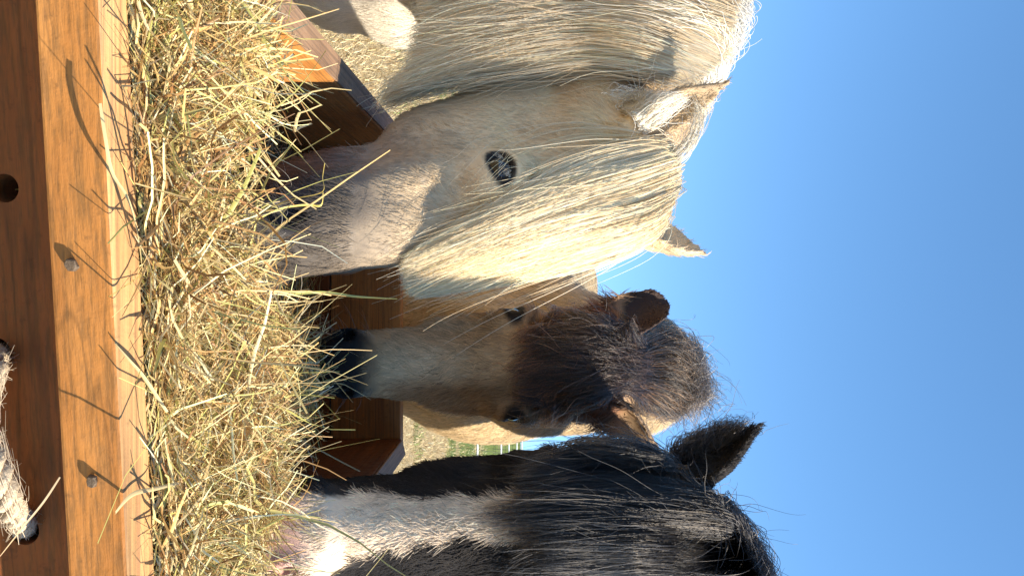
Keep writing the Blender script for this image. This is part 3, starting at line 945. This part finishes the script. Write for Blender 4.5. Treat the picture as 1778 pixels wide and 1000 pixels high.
def ribbons(cen, az, tilt, L, wid, bend, kink, K=8):
    """curved flat stalks: (n) -> verts, quads"""
    n = len(cen)
    d = np.stack([np.cos(az) * np.cos(tilt), np.sin(az) * np.cos(tilt), np.sin(tilt)], -1)
    upv = np.array([0, 0, 1.0]) + .5 * rng.normal(size=(n, 3))
    s = np.cross(d, upv); s /= np.linalg.norm(s, axis=1, keepdims=True); u = np.cross(s, d)
    T = np.linspace(-.5, .5, K)
    b1 = bend * rng.normal(size=n); b2 = bend * rng.normal(size=n); ph = rng.random(n) * 6
    kt = rng.uniform(-.35, .35, n); ka = kink * rng.normal(size=n) * (rng.random(n) < .4)
    kb = kink * rng.normal(size=n) * (rng.random(n) < .4)
    pts = np.empty((n, K, 3))
    for q, t in enumerate(T):
        after = np.maximum(0, t - kt)
        pts[:, q] = cen + d * (L * t)[:, None] + s * (L * (b1 * t * t * 2 + ka * after + .03 * np.sin(ph + t * 9)))[:, None] + u * (L * (b2 * t * t * 2 + kb * after + .02 * np.cos(ph + t * 11)))[:, None]
    return pts, s, u

def thicken(pts, s, u, wid, twist, col):
    n, K = pts.shape[:2]
    T = np.linspace(0, 1, K)
    prof = .55 + .45 * np.sin(np.pi * np.clip(T * .9 + .1, 0, 1))
    a = twist[:, None] * (T[None, :] - .5) + rng.random((n, 1)) * 3.14
    sd = np.cos(a)[..., None] * s[:, None] + np.sin(a)[..., None] * u[:, None]
    up = -np.sin(a)[..., None] * s[:, None] + np.cos(a)[..., None] * u[:, None]
    hw_ = (wid[:, None] * prof[None, :] * .5)[..., None]
    V = np.stack([pts - sd * hw_, pts + up * hw_ * .45, pts + sd * hw_], 2).reshape(-1, 3)     # V-folded blade
    b = (np.arange(n)[:, None] * K + np.arange(K - 1)[None, :]).ravel()[:, None] * 3
    Q = np.concatenate([b + [0, 1, 4, 3], b + [1, 2, 5, 4]])
    return V, Q, np.repeat(col, K * 3, 0)

HAY = np.array([(.70, .52, .23), (.78, .61, .31), (.58, .39, .15), (.55, .46, .16), (.43, .40, .12), (.44, .25, .09), (.28, .14, .05), (.86, .73, .45)])
def hay_col(n, p, where=None):
    i = rng.choice(len(HAY), n, p=p)
    if where is not None:                       # browner and greener drifts in the heap
        k1 = lattice(where, .09, 71) + .5 * rng.normal(size=n)
        i = np.where(k1 > .95, rng.choice([5, 6, 2], n), np.where(k1 < -.8, rng.choice([3, 4, 0], n), i))
    return HAY[i] * (1 + .17 * rng.normal(size=(n, 1)))
def keep_in(pts):
    """stalks below the rim stay between the boards"""
    x, y, z = pts[..., 0], pts[..., 1], pts[..., 2]
    inn = z < RZ + .006 + .03 * (rng.random(len(pts)) < .75)[:, None]
    pts[..., 1] = np.where(inn, np.maximum(y, near_y(x) + .003 + .036 * (z < RZ - .028)), y)
    zz = z < RZ + .004
    pts[..., 0] = np.where(zz, np.clip(x, -.262 - .023 * (y - .45), .318), x)
    pts[..., 1] = np.where(zz, np.minimum(pts[..., 1], 1.53), pts[..., 1])
    return pts

def hay_batch(n, lr, wr, depth, tilt_s, bend, kink, p, K=8, xr=(-.262, .315), back=False, front=False):
    x = rng.uniform(*xr, n)
    e = edge_y(x)
    y0 = near_y(x) + .004
    y = y0 + (e + .07 - y0) * rng.random(n) ** 1.25 if not back else e + .05 + (1.5 - e - .05) * rng.random(n)
    if front: y = y0 + .034 * rng.random(n)
    z = hay_top(x, y) - .002 - depth * rng.random(n) ** 1.4 + .006
    L = lr[0] + (lr[1] - lr[0]) * rng.random(n) ** 1.6
    pts, s, u = ribbons(np.stack([x, y, z], -1), (rng.normal(size=n) * .35 + 3.1416 * (rng.random(n) < .5)) if front else rng.random(n) * 6.283, tilt_s * rng.normal(size=n), L, None, bend, kink, K)
    pts = keep_in(pts)
    # the horses' noses have pushed most of the hay aside
    near = np.minimum(fw.sample(pts.reshape(-1, 3)), fb.sample(pts.reshape(-1, 3))).reshape(pts.shape[:2]).min(1)
    ok = (near > .012) | (rng.random(n) < .12)
    pts, s, u, x, y, z = pts[ok], s[ok], u[ok], x[ok], y[ok], z[ok]; n = len(pts)
    wid = wr[0] + (wr[1] - wr[0]) * rng.random(n) ** 2
    return thicken(pts, s, u, wid, 2.2 * rng.normal(size=n), hay_col(n, p, np.stack([x, y, z], -1)))

parts = [
    hay_batch(17000, (.03, .10), (.0005, .0012), .045, .40, .35, .5, [.15, .15, .15, .1, .05, .2, .15, .05], 7),
    hay_batch(8500, (.05, .15), (.0010, .0024), .035, .34, .22, .5, [.22, .2, .14, .12, .08, .10, .05, .09], 8),
    hay_batch(1500, (.04, .13), (.0008, .0028), .012, .25, .3, .5, [.22, .2, .14, .12, .08, .10, .05, .09], 8, front=True),
    hay_batch(1150, (.08, .22), (.0014, .0034), .012, .28, .16, .5, [.22, .22, .1, .16, .12, .05, .02, .11], 9),
    hay_batch(260, (.02, .07), (.0040, .0085), .010, .35, .6, .9, [.05, .05, .2, .2, .15, .2, .1, .05], 8),
    hay_batch(2600, (.03, .13), (.0007, .0026), .030, .35, .3, .5, [.2, .15, .15, .12, .08, .15, .1, .05], 8, back=True),
]
# stalks sticking up at the far edge of the heap and over the beam
n = 330
x = rng.uniform(-.25, .30, n); e = edge_y(x)
cen = np.stack([x, e + rng.normal(size=n) * .035, hay_top(x, e - .05) - .004 + .012 * rng.random(n)], -1)
pts, s, u = ribbons(cen, rng.random(n) * 6.283, .55 * rng.normal(size=n) + .15, .05 + .10 * rng.random(n), None, .2, .4, 8)
pts = keep_in(pts)
ok = np.minimum(fw.sample(pts.reshape(-1, 3)), fb.sample(pts.reshape(-1, 3))).reshape(pts.shape[:2]).min(1) > .02
pts, s, u = pts[ok], s[ok], u[ok]; n = len(pts)
parts.append(thicken(pts, s, u, .001 + .0024 * rng.random(n) ** 2, 2 * rng.normal(size=n), hay_col(n, [.25, .25, .1, .12, .08, .08, .04, .08])))
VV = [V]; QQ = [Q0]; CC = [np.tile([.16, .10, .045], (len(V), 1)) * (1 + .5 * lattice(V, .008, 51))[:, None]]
off = len(V)
for v, q, c in parts:
    VV.append(v); QQ.append(q + off); CC.append(c); off += len(v)
k = Nodes('hay')
a = k.n('ShaderNodeAttribute', attribute_name='coat')
k.l(a.outputs['Color'], k.b.inputs['Base Color'])
k.b.inputs['Roughness'].default_value = .45; k.b.inputs['Specular IOR Level'].default_value = .45
tr = k.n('ShaderNodeBsdfTranslucent'); k.l(a.outputs['Color'], tr.inputs[0])
ms = k.n('ShaderNodeMixShader'); ms.inputs[0].default_value = .22
k.l(k.b.outputs[0], ms.inputs[1]); k.l(tr.outputs[0], ms.inputs[2]); k.l(ms.outputs[0], k.out.inputs[0])
M_HAY = k.m
me = fast_mesh('hay', np.concatenate(VV), np.concatenate(QQ))
paint(me, 'coat', np.clip(np.concatenate(CC), .01, .8))
tag(link_me('hay', me, M_HAY), 'loose golden and greenish hay heaped in the wooden feeder', 'hay', kind='stuff')

# single long stalks that stand out from the heap
def stalk(pix, wid, col, label):
    G = resample(np.array([P(*q) for q in pix])[None], 22)
    d = G[0, -1] - G[0, 0]; d /= np.linalg.norm(d)
    s = np.cross(d, [0, 1, 0.2]); s /= np.linalg.norm(s); u = np.cross(s, d)
    v, q, c = thicken(G, s[None], u[None], np.array([wid]), np.array([1.0]), np.array([col]))
    me = fast_mesh('straw', v, q); paint(me, 'coat', c * (1 + .12 * lattice(v, .01, 61))[:, None])
    o = link_me('straw', me, M_HAY)
    tag(o, label, 'straw', 'long single straws')
stalk([(174, 180, .430), (183, 240, .430), (195, 300, .436), (222, 345, .448), (238, 400, .462), (248, 470, .475)], .0026, (.62, .52, .26), 'long bent straw hanging over the beam edge at the end near the white horse')
stalk([(330, 112, .60), (312, 180, .565), (290, 232, .55), (283, 300, .53), (276, 400, .51), (274, 500, .50)], .0030, (.46, .42, .18), 'long greenish straw lying upright down the hay in front of the grey muzzle')
stalk([(388, 210, .66), (330, 222, .60), (316, 270, .58), (300, 330, .56), (286, 400, .54), (276, 480, .52)], .0036, (.58, .50, .26), 'broad pale straw with a sharp bend lying near the greenish straw before the grey muzzle')
stalk([(455, 370, .79), (500, 348, .80), (558, 334, .80), (560, 308, .80), (564, 283, .795)], .0028, (.66, .52, .14), 'yellow straw folded at a right angle in front of the grey nostril')
stalk([(420, 398, .76), (480, 365, .79), (530, 356, .80), (557, 357, .80), (561, 334, .80)], .0028, (.66, .52, .14), 'yellow straw running along beside the folded one under the grey nostril')
stalk([(500, 512, .86), (560, 508, .90), (620, 515, .92), (690, 519, .94)], .0038, (.52, .50, .16), 'long straight green stalk pointing up past the back board between the white and brown horses')
stalk([(200, 595, .455), (225, 625, .462), (250, 655, .475), (290, 715, .49)], .0036, (.66, .56, .30), 'stiff pale straw lying across the beam top near the middle')
stalk([(0, 965, .43), (40, 915, .43), (75, 872, .435), (104, 828, .440)], .0017, (.46, .34, .19), 'loose straw slanting across the lower front board beside the rope')
stalk([(200, 890, .455), (230, 858, .47), (270, 848, .49), (310, 838, .50)], .0030, (.62, .50, .26), 'curved straw crossing the beam top by the nail nearest the rope')
stalk([(505, 758, .86), (545, 776, .90), (590, 800, .93), (625, 818, .95)], .0022, (.66, .58, .34), 'pale straw reaching out towards the black horse from the hay edge')
stalk([(445, 945, .68), (470, 938, .70), (504, 937, .71)], .0026, (.68, .60, .36), 'short pale straw across the pink nose of the black horse')
# ------------------------------------------------------------------ short coats
def grow(h, f, V, Q, colour, root, n, bodydir, len_fn, focus, r0=.0006, jit=.22, lift=.35, amt=1.0):
    l = h.loc(V)
    hd = smooth(-.30, -.10, l[:, 1]) * smooth(-.42, -.28, l[:, 2])
    wt = .02 + hd
    vis = np.maximum(0, (f.grad(V) * ((CP - V) / np.linalg.norm(CP - V, axis=1, keepdims=True))).sum(1) + .25)
    wt = wt * (.15 + vis) + focus(V)
    r = scatter(V, Q, wt, n)
    lr = h.loc(r)
    r = r[(eye_dark(lr, h.wide, .028 * h.lid, .032 * h.lid, h.ec) < .5)]
    lr = h.loc(r)
    L = len_fn(lr, r) * (1 - .68 * eye_dark(lr, h.wide, .038 * h.lid, .052 * h.lid, h.ec))
    fl = head_flow(h, r, bodydir)
    coat(f, r, fl, L, lift * (1 - .72 * smooth(.30, .44, lr[:, 1]) * (lr[:, 2] > -.2)), colour(r) * (1 + .20 * amt * rng.normal(size=(len(r), 1)) + .22 * amt * lattice(r, .007, 81)[:, None]), M_COAT, root, r0=r0, jit=jit)

def len_white(l, p):
    L = np.where(l[:, 1] > .06, .013, .024)
    L = np.where((l[:, 1] < -.01) & (l[:, 2] > -.16), .010, L)
    L = L * (1 - .62 * smooth(.26, .46, l[:, 1]))
    return np.where(p[:, 2] < .95, .028, L)
grow(hw, fw, Vw, Qw, white_col, white, 170000, (-.5, .2, -.8), len_white, lambda V: 1.3 * ((V[:, 0] > -1.1) & (V[:, 0] < -.60) & (V[:, 1] > 1.7) & (V[:, 2] > .4)), r0=.00043, amt=.5)

def len_foal(l, p):
    L = np.where(l[:, 1] > .04, .018, .028)
    L = np.where((l[:, 1] < -.01) & (l[:, 2] > -.15) & (np.abs(l[:, 0]) > .05), .005, L)
    return L * (1 - .75 * smooth(.44, .50, l[:, 1]))
grow(hf_, ff, Vf, Qf, foal_col, foal, 110000, (0, .3, -.9), len_foal, lambda V: .6 * ((V[:, 1] < 2.0) & (V[:, 2] > .7)) + 1.2 * ((V[:, 1] > 2.4) & (V[:, 2] > 1.25)), r0=.00055)

def len_black(l, p):
    L = np.where(l[:, 1] > .08, .016, .026)
    L = np.where((l[:, 1] < -.01) & (l[:, 2] > -.16), .009, L)
    return L * (1 - .75 * smooth(.46, .53, l[:, 1]))
grow(hb, fb, Vb, Qb, black_col, black, 110000, (.5, .2, -.8), len_black, lambda V: 0 * V[:, 0], r0=.00055)

# ------------------------------------------------------------------ manes and forelocks
BATCH = {}
def add_locks(name, root, f, guides, dd, n, base, alt, frac, r, amt=.13, K=16, **kw):
    G = [guide3d(f, g, dd) for g in guides]
    K = 16
    pts = locks(f, [resample(g[None], 12)[0] for g in G], n, K=K, **kw)
    BATCH.setdefault((root.name, name), []).append((pts, np.repeat(taper(K, r, 1.0, .3), n, 0), vary(base, n, amt, alt, frac) * (1 + 1.1 * amt * np.sin(CLUMP * 37.0) * np.cos(CLUMP * 101.0))[:, None], strand_normals(f, pts)))

# white forelock
add_locks('forelock', white, fw, [
    [(1130, 262, .0, 1.13), (1152, 258, .0, 1.09), (1140, 258, .012, 1.06), (1085, 268, .018), (985, 298, .02), (885, 360, .02), (800, 403, .018), (712, 445, .012)],
    [(1140, 290, .0, 1.15), (1166, 286, .0, 1.11), (1156, 288, .015, 1.06), (1095, 308, .025), (990, 340, .032), (880, 382, .032), (790, 422, .025), (700, 458, .016)],
    [(1140, 325, .0, 1.15), (1164, 322, .0, 1.11), (1156, 328, .015, 1.06), (1105, 350, .03), (1000, 375, .04), (890, 410, .04), (790, 450, .032), (700, 488, .02)],
    [(1140, 360, .0, 1.15), (1150, 358, .0, 1.11), (1144, 363, .015, 1.06), (1112, 390, .03), (1010, 420, .04), (905, 450, .04), (800, 478, .035), (708, 505, .024)],
    [(1110, 385, .0, 1.14), (1132, 385, .0, 1.10), (1126, 390, .012, 1.06), (1092, 418, .022), (1020, 446, .03), (915, 468, .032), (815, 488, .03), (722, 512, .024)],
    ], 1.0, 27000, (.95, .71, .41), (.96, .82, .58), .4, .00045, K=18, nclump=50, clump=.60, thick=.007, frizz=.004, tmin=.62, gap=(.002, .012), rootjit=.16, stray=.012)
# wisps round the eye
add_locks('forelock', white, fw, [
    [(1100, 225, .01), (1010, 212, .012), (930, 222, .014), (860, 238, .016), (800, 285, .014), (765, 325, .01)],
    [(1110, 235, .01), (1010, 226, .014), (930, 240, .018), (870, 262, .022), (830, 300, .02), (790, 345, .012)],
    [(1110, 245, .01), (1020, 250, .014), (940, 270, .018), (880, 300, .02), (820, 335, .018), (750, 380, .012)],
    ], 1.0, 16, (.92, .68, .38), (.94, .78, .53), .4, .00042, nclump=5, clump=.6, thick=.005, frizz=.006, tmin=.5, gap=(.002, .012))
# white mane on this side of the neck
add_locks('mane', white, fw, [
    [(1165, 140, .01, 1.12), (1100, 112, .02), (1000, 108, .03), (880, 125, .03), (770, 150, .02), (655, 185, .008)],
    [(1205, 118, .02, 1.14), (1105, 82, .04), (1000, 75, .045), (880, 90, .045, 1.10), (770, 112, .035, 1.08), (690, 140, .02, 1.06)],
    [(1235, 90, .02), (1130, 45, .04), (1010, 35, .05), (880, 48, .05, 1.12), (780, 70, .04, 1.11), (715, 95, .03, 1.10)],
    [(1262, 35, .015), (1150, 3, .04), (1010, -8, .05), (890, 8, .05, 1.15), (790, 32, .04, 1.14), (728, 52, .03, 1.13)],
    [(1276, -25, .015), (1160, -50, .04), (1020, -55, .05), (900, -40, .05, 1.17), (790, -15, .04, 1.16), (735, 5, .03, 1.15)],
    [(1285, -110, .015), (1170, -130, .04), (1040, -130, .05), (900, -120, .05, 1.2), (800, -100, .04, 1.2), (740, -80, .03, 1.2)],
    [(1290, -230, .015), (1170, -250, .04), (1040, -250, .05), (900, -240, .05, 1.25), (800, -220, .04, 1.25), (740, -200, .03, 1.25)],
    [(1280, -340, .015), (1180, -365, .04), (1080, -370, .05), (980, -360, .05, 1.5), (900, -345, .04, 1.5), (850, -330, .03, 1.5)],
    ], 1.15, 32000, (.95, .67, .37), (.96, .79, .53), .4, .00047, K=18, nclump=50, clump=.66, thick=.011, frizz=.008, tmin=.5, gap=(.002, .04))
# hair on the crest, over the top of the neck
add_locks('mane', white, fw, [
    [(1190, 150, .0, 1.17), (1222, 122, .012, 1.15), (1215, 75, .03), (1130, 45, .045), (1020, 40, .05)],
    [(1240, 100, .0), (1265, 65, .012), (1230, 25, .03), (1150, 0, .045), (1030, -10, .05)],
    [(1262, 30, .0), (1282, 0, .012), (1245, -30, .03), (1160, -50, .045), (1030, -60, .05)],
    [(1275, -60, .0), (1290, -90, .012), (1250, -110, .03), (1160, -130, .045), (1030, -140, .05)],
    [(1285, -200, .0), (1300, -230, .012), (1255, -250, .03), (1165, -270, .045), (1035, -280, .05)],
    ], 1.2, 4500, (.92, .80, .62), (.94, .86, .74), .5, .0005, nclump=60, clump=.4, thick=.012, frizz=.012, tmin=.3, gap=(.001, .03), stray=.08)
# a loop of forelock hair behind the ear
add_locks('forelock', white, fw, [
    [(1165, 265, .01, 1.06), (1205, 235, .02, 1.06), (1222, 190, .02, 1.06), (1210, 160, .02, 1.07), (1185, 150, .02, 1.08)],
    [(1165, 290, .01, 1.06), (1195, 260, .02, 1.06), (1210, 215, .02, 1.06), (1200, 180, .02, 1.07), (1180, 165, .02, 1.08)],
    ], 1.06, 70, (.75, .66, .5), (.82, .76, .62), .4, .0004, nclump=8, clump=.5, thick=.006, frizz=.008, tmin=.5, gap=(.001, .01))
# inside the white ears and at their base
add_locks('ear_hair', white, fw, [
    [(1075, 190, .0), (1095, 175, .015), (1075, 165, .025), (1050, 165, .025)],
    [(1105, 205, .0), (1130, 185, .018), (1150, 170, .02), (1175, 165, .015)],
    [(1110, 225, .0), (1140, 205, .018), (1165, 190, .02), (1200, 172, .01)],
    ], 1.05, 900, (.84, .72, .54), (.90, .82, .68), .5, .0005, K=10, nclump=30, clump=.3, thick=.006, frizz=.004, tmin=.4, gap=(.001, .012))

# foal forelock, fanning from the poll
add_locks('forelock', foal, ff, [
    [(1085, 582, .008), (1050, 566, .015), (1015, 558, .015), (975, 556, .012), (930, 566, .006)],
    [(1105, 600, .010), (1060, 580, .02), (1010, 565, .024), (960, 572, .02), (915, 582, .008)],
    [(1120, 625, .010), (1070, 612, .024), (1010, 600, .03), (950, 596, .026), (900, 605, .01)],
    [(1125, 645, .010), (1070, 640, .026), (1010, 640, .032), (945, 645, .028), (885, 655, .01)],
    [(1120, 662, .010), (1065, 668, .024), (1005, 678, .028), (945, 690, .022), (890, 690, .01)],
    [(1098, 656, .008), (1045, 668, .018), (1000, 696, .018), (955, 702, .014), (920, 705, .006)],
    ], 1.2, 7500, (.026, .021, .020), (.075, .045, .034), .35, .00037, nclump=44, clump=.75, thick=.008, frizz=.006, rootjit=.25, tpow=1.8, tmin=.2, gap=(.001, .022), amt=.3)
# rusty ends round the edge of the foal's forelock
add_locks('forelock', foal, ff, [
    [(1065, 578, .010), (1030, 560, .016), (990, 550, .014), (950, 552, .010), (905, 566, .005)],
    [(1060, 600, .014), (1010, 584, .02), (960, 578, .018), (925, 580, .012), (885, 596, .005)],
    [(1050, 640, .018), (1000, 636, .026), (950, 634, .022), (915, 640, .014), (875, 650, .005)],
    [(1055, 670, .014), (1005, 678, .02), (960, 690, .018), (925, 700, .012), (890, 700, .005)],
    [(1060, 690, .010), (1020, 702, .016), (985, 716, .014), (950, 724, .010), (905, 722, .005)],
    ], 1.2, 3000, (.26, .11, .05), (.11, .05, .03), .4, .00040, nclump=36, clump=.7, thick=.005, frizz=.006, rootjit=.5, tpow=1.6, tmin=.35, gap=(.002, .020), amt=.3)
# foal mane over the crest
add_locks('mane', foal, ff, [
    [(1100, 590, .02), (1135, 575, .02), (1170, 590, .02), (1190, 625, .02), (1205, 660, .015)],
    [(1105, 610, .03), (1140, 600, .03), (1170, 615, .03), (1190, 645, .03), (1205, 680, .02)],
    [(1110, 635, .03), (1140, 635, .03), (1165, 645, .03), (1185, 668, .03), (1205, 700, .02)],
    [(1105, 660, .03), (1135, 668, .03), (1160, 680, .03), (1180, 695, .03), (1190, 720, .02)],
    [(1095, 672, .02), (1118, 685, .02), (1140, 695, .02), (1158, 708, .02), (1168, 725, .015)],
    ], 1.36, 6000, (.034, .027, .022), (.17, .09, .045), .3, .0004, nclump=26, clump=.75, thick=.013, frizz=.010, tmin=.4, gap=(.001, .022), stray=.08, amt=.3, rootjit=.35)
add_locks('mane', foal, ff, [
    [(1180, 600, .0, 1.42), (1200, 610, .01, 1.40), (1195, 640, .02, 1.38), (1180, 650, .03, 1.36)],
    [(1190, 640, .0, 1.42), (1205, 650, .01, 1.40), (1200, 680, .02, 1.38), (1190, 710, .03, 1.36)],
    [(1195, 660, .0, 1.42), (1215, 665, .01, 1.40), (1220, 690, .02, 1.38), (1210, 720, .03, 1.36)],
    ], 1.4, 1100, (.10, .075, .06), (.28, .22, .17), .35, .0005, K=10, nclump=14, clump=.7, thick=.010, frizz=.02, tmin=.4, gap=(.001, .03), stray=.25)

# black forelock and mane
add_locks('forelock', black, fb, [
    [(1150, 790, .008), (1085, 778, .014), (1030, 772, .014), (985, 775, .01), (950, 790, .008)],
    [(1190, 830, .012), (1110, 812, .022), (1030, 806, .022), (960, 812, .018), (885, 826, .006)],
    [(1240, 874, .004), (1215, 865, .012), (1120, 850, .03), (1030, 846, .032), (950, 850, .024), (880, 866, .006)],
    [(1270, 916, .004), (1235, 905, .012), (1130, 895, .034), (1030, 893, .036), (925, 893, .026), (800, 900, .006)],
    [(1297, 962, .004), (1255, 945, .012), (1140, 940, .034), (1030, 938, .036), (950, 940, .026), (880, 948, .006)],
    [(1318, 1006, .004), (1275, 985, .012), (1150, 985, .03), (1040, 985, .03), (940, 985, .022), (870, 990, .006)],
    [(1330, 1056, .004), (1285, 1030, .012), (1160, 1035, .02), (1050, 1040, .02), (960, 1045, .014), (900, 1050, .006)],
    ], .92, 15000, (.013, .0115, .011), (.05, .038, .028), .12, .00037, K=16, nclump=120, clump=.6, thick=.007, frizz=.0035, rootjit=.2, tpow=2.3, tmin=.25, gap=(.001, .024), amt=.3)
add_locks('mane', black, fb, [
    [(1200, 860, .0), (1240, 870, .01), (1265, 905, .02), (1240, 950, .03), (1180, 965, .03)],
    [(1235, 890, .0), (1268, 905, .01), (1290, 940, .02), (1255, 985, .03), (1180, 1000, .03)],
    [(1260, 925, .0), (1295, 945, .01), (1315, 980, .02), (1275, 1025, .03), (1180, 1040, .03)],
    [(1290, 970, .0), (1325, 1000, .01), (1335, 1040, .02), (1285, 1080, .03), (1180, 1090, .03)],
    ], 1.0, 3500, (.014, .012, .012), (.07, .055, .045), .12, .0004, nclump=40, clump=.4, thick=.008, frizz=.007, tmin=.3, gap=(.001, .03), stray=.08, amt=.3)
# fringe on the black ear and brow
add_locks('ear_hair', black, fb, [
    [(1160, 815, .0), (1165, 790, .006), (1175, 770, .006), (1195, 755, .004)],
    [(1215, 790, .0), (1220, 770, .006), (1235, 752, .006), (1260, 742, .004)],
    [(1270, 762, .0), (1280, 748, .005), (1295, 740, .004), (1312, 736, .003)],
    ], .97, 700, (.016, .013, .012), (.05, .04, .035), .15, .0004, K=8, nclump=30, clump=.2, thick=.006, frizz=.004, tmin=.4, gap=(.001, .012))

def whiskers(h, f, root, n, col, r=.00022):
    u = rng.uniform(-.055, .055, n); w_ = rng.uniform(.47, .57, n); c = rng.uniform(-.12, -.01, n)
    p = np.stack([h.g(a, b, d) for a, b, d in zip(u, w_, c)])
    for _ in range(4): p = p - f.grad(p) * f.sample(p)[:, None]
    nr = f.grad(p); L_ = rng.uniform(.02, .055, n)[:, None]
    drop = h.W[None, :] * L_ * .5 + rng.normal(size=(n, 3)) * .004
    BATCH.setdefault((root.name, 'whiskers'), []).append((np.stack([p + nr * L_ * t + drop * t * t for t in np.linspace(0, 1, 16)], 1), np.repeat(taper(16, r), n, 0), vary(col, n, .2), nr))
whiskers(hw, fw, white, 70, (.70, .62, .5)); whiskers(hf_, ff, foal, 60, (.03, .025, .02)); whiskers(hb, fb, black, 70, (.6, .5, .4))
# pale lashes over the white horse's eye
n = 26
a = rng.uniform(-.95, .95, n)
p = np.stack([hw.g(-.092, .207 - .0145 * math.cos(q), hw.ec + .029 * math.sin(q)) for q in a])
out = -hw.U * .75 + hw.W * .45 + hw.Cn * .2
BATCH.setdefault((white.name, 'eyelashes'), []).append((np.stack([p + (out[None, :] + .18 * rng.normal(size=(n, 3))) * .013 * t + hw.W[None, :] * .007 * t * t for t in np.linspace(0, 1, 16)], 1), np.repeat(taper(16, .0002), n, 0), vary((.75, .66, .52), n, .15), np.repeat(-hw.U[None, :], n, 0)))
for (rn, name), parts in BATCH.items():
    cat = [np.concatenate(x) for x in zip(*parts)]
    hair(name, cat[0], cat[1], cat[2], cat[3], M_BLOND if rn == white.name else M_MANE, bpy.data.objects[rn])
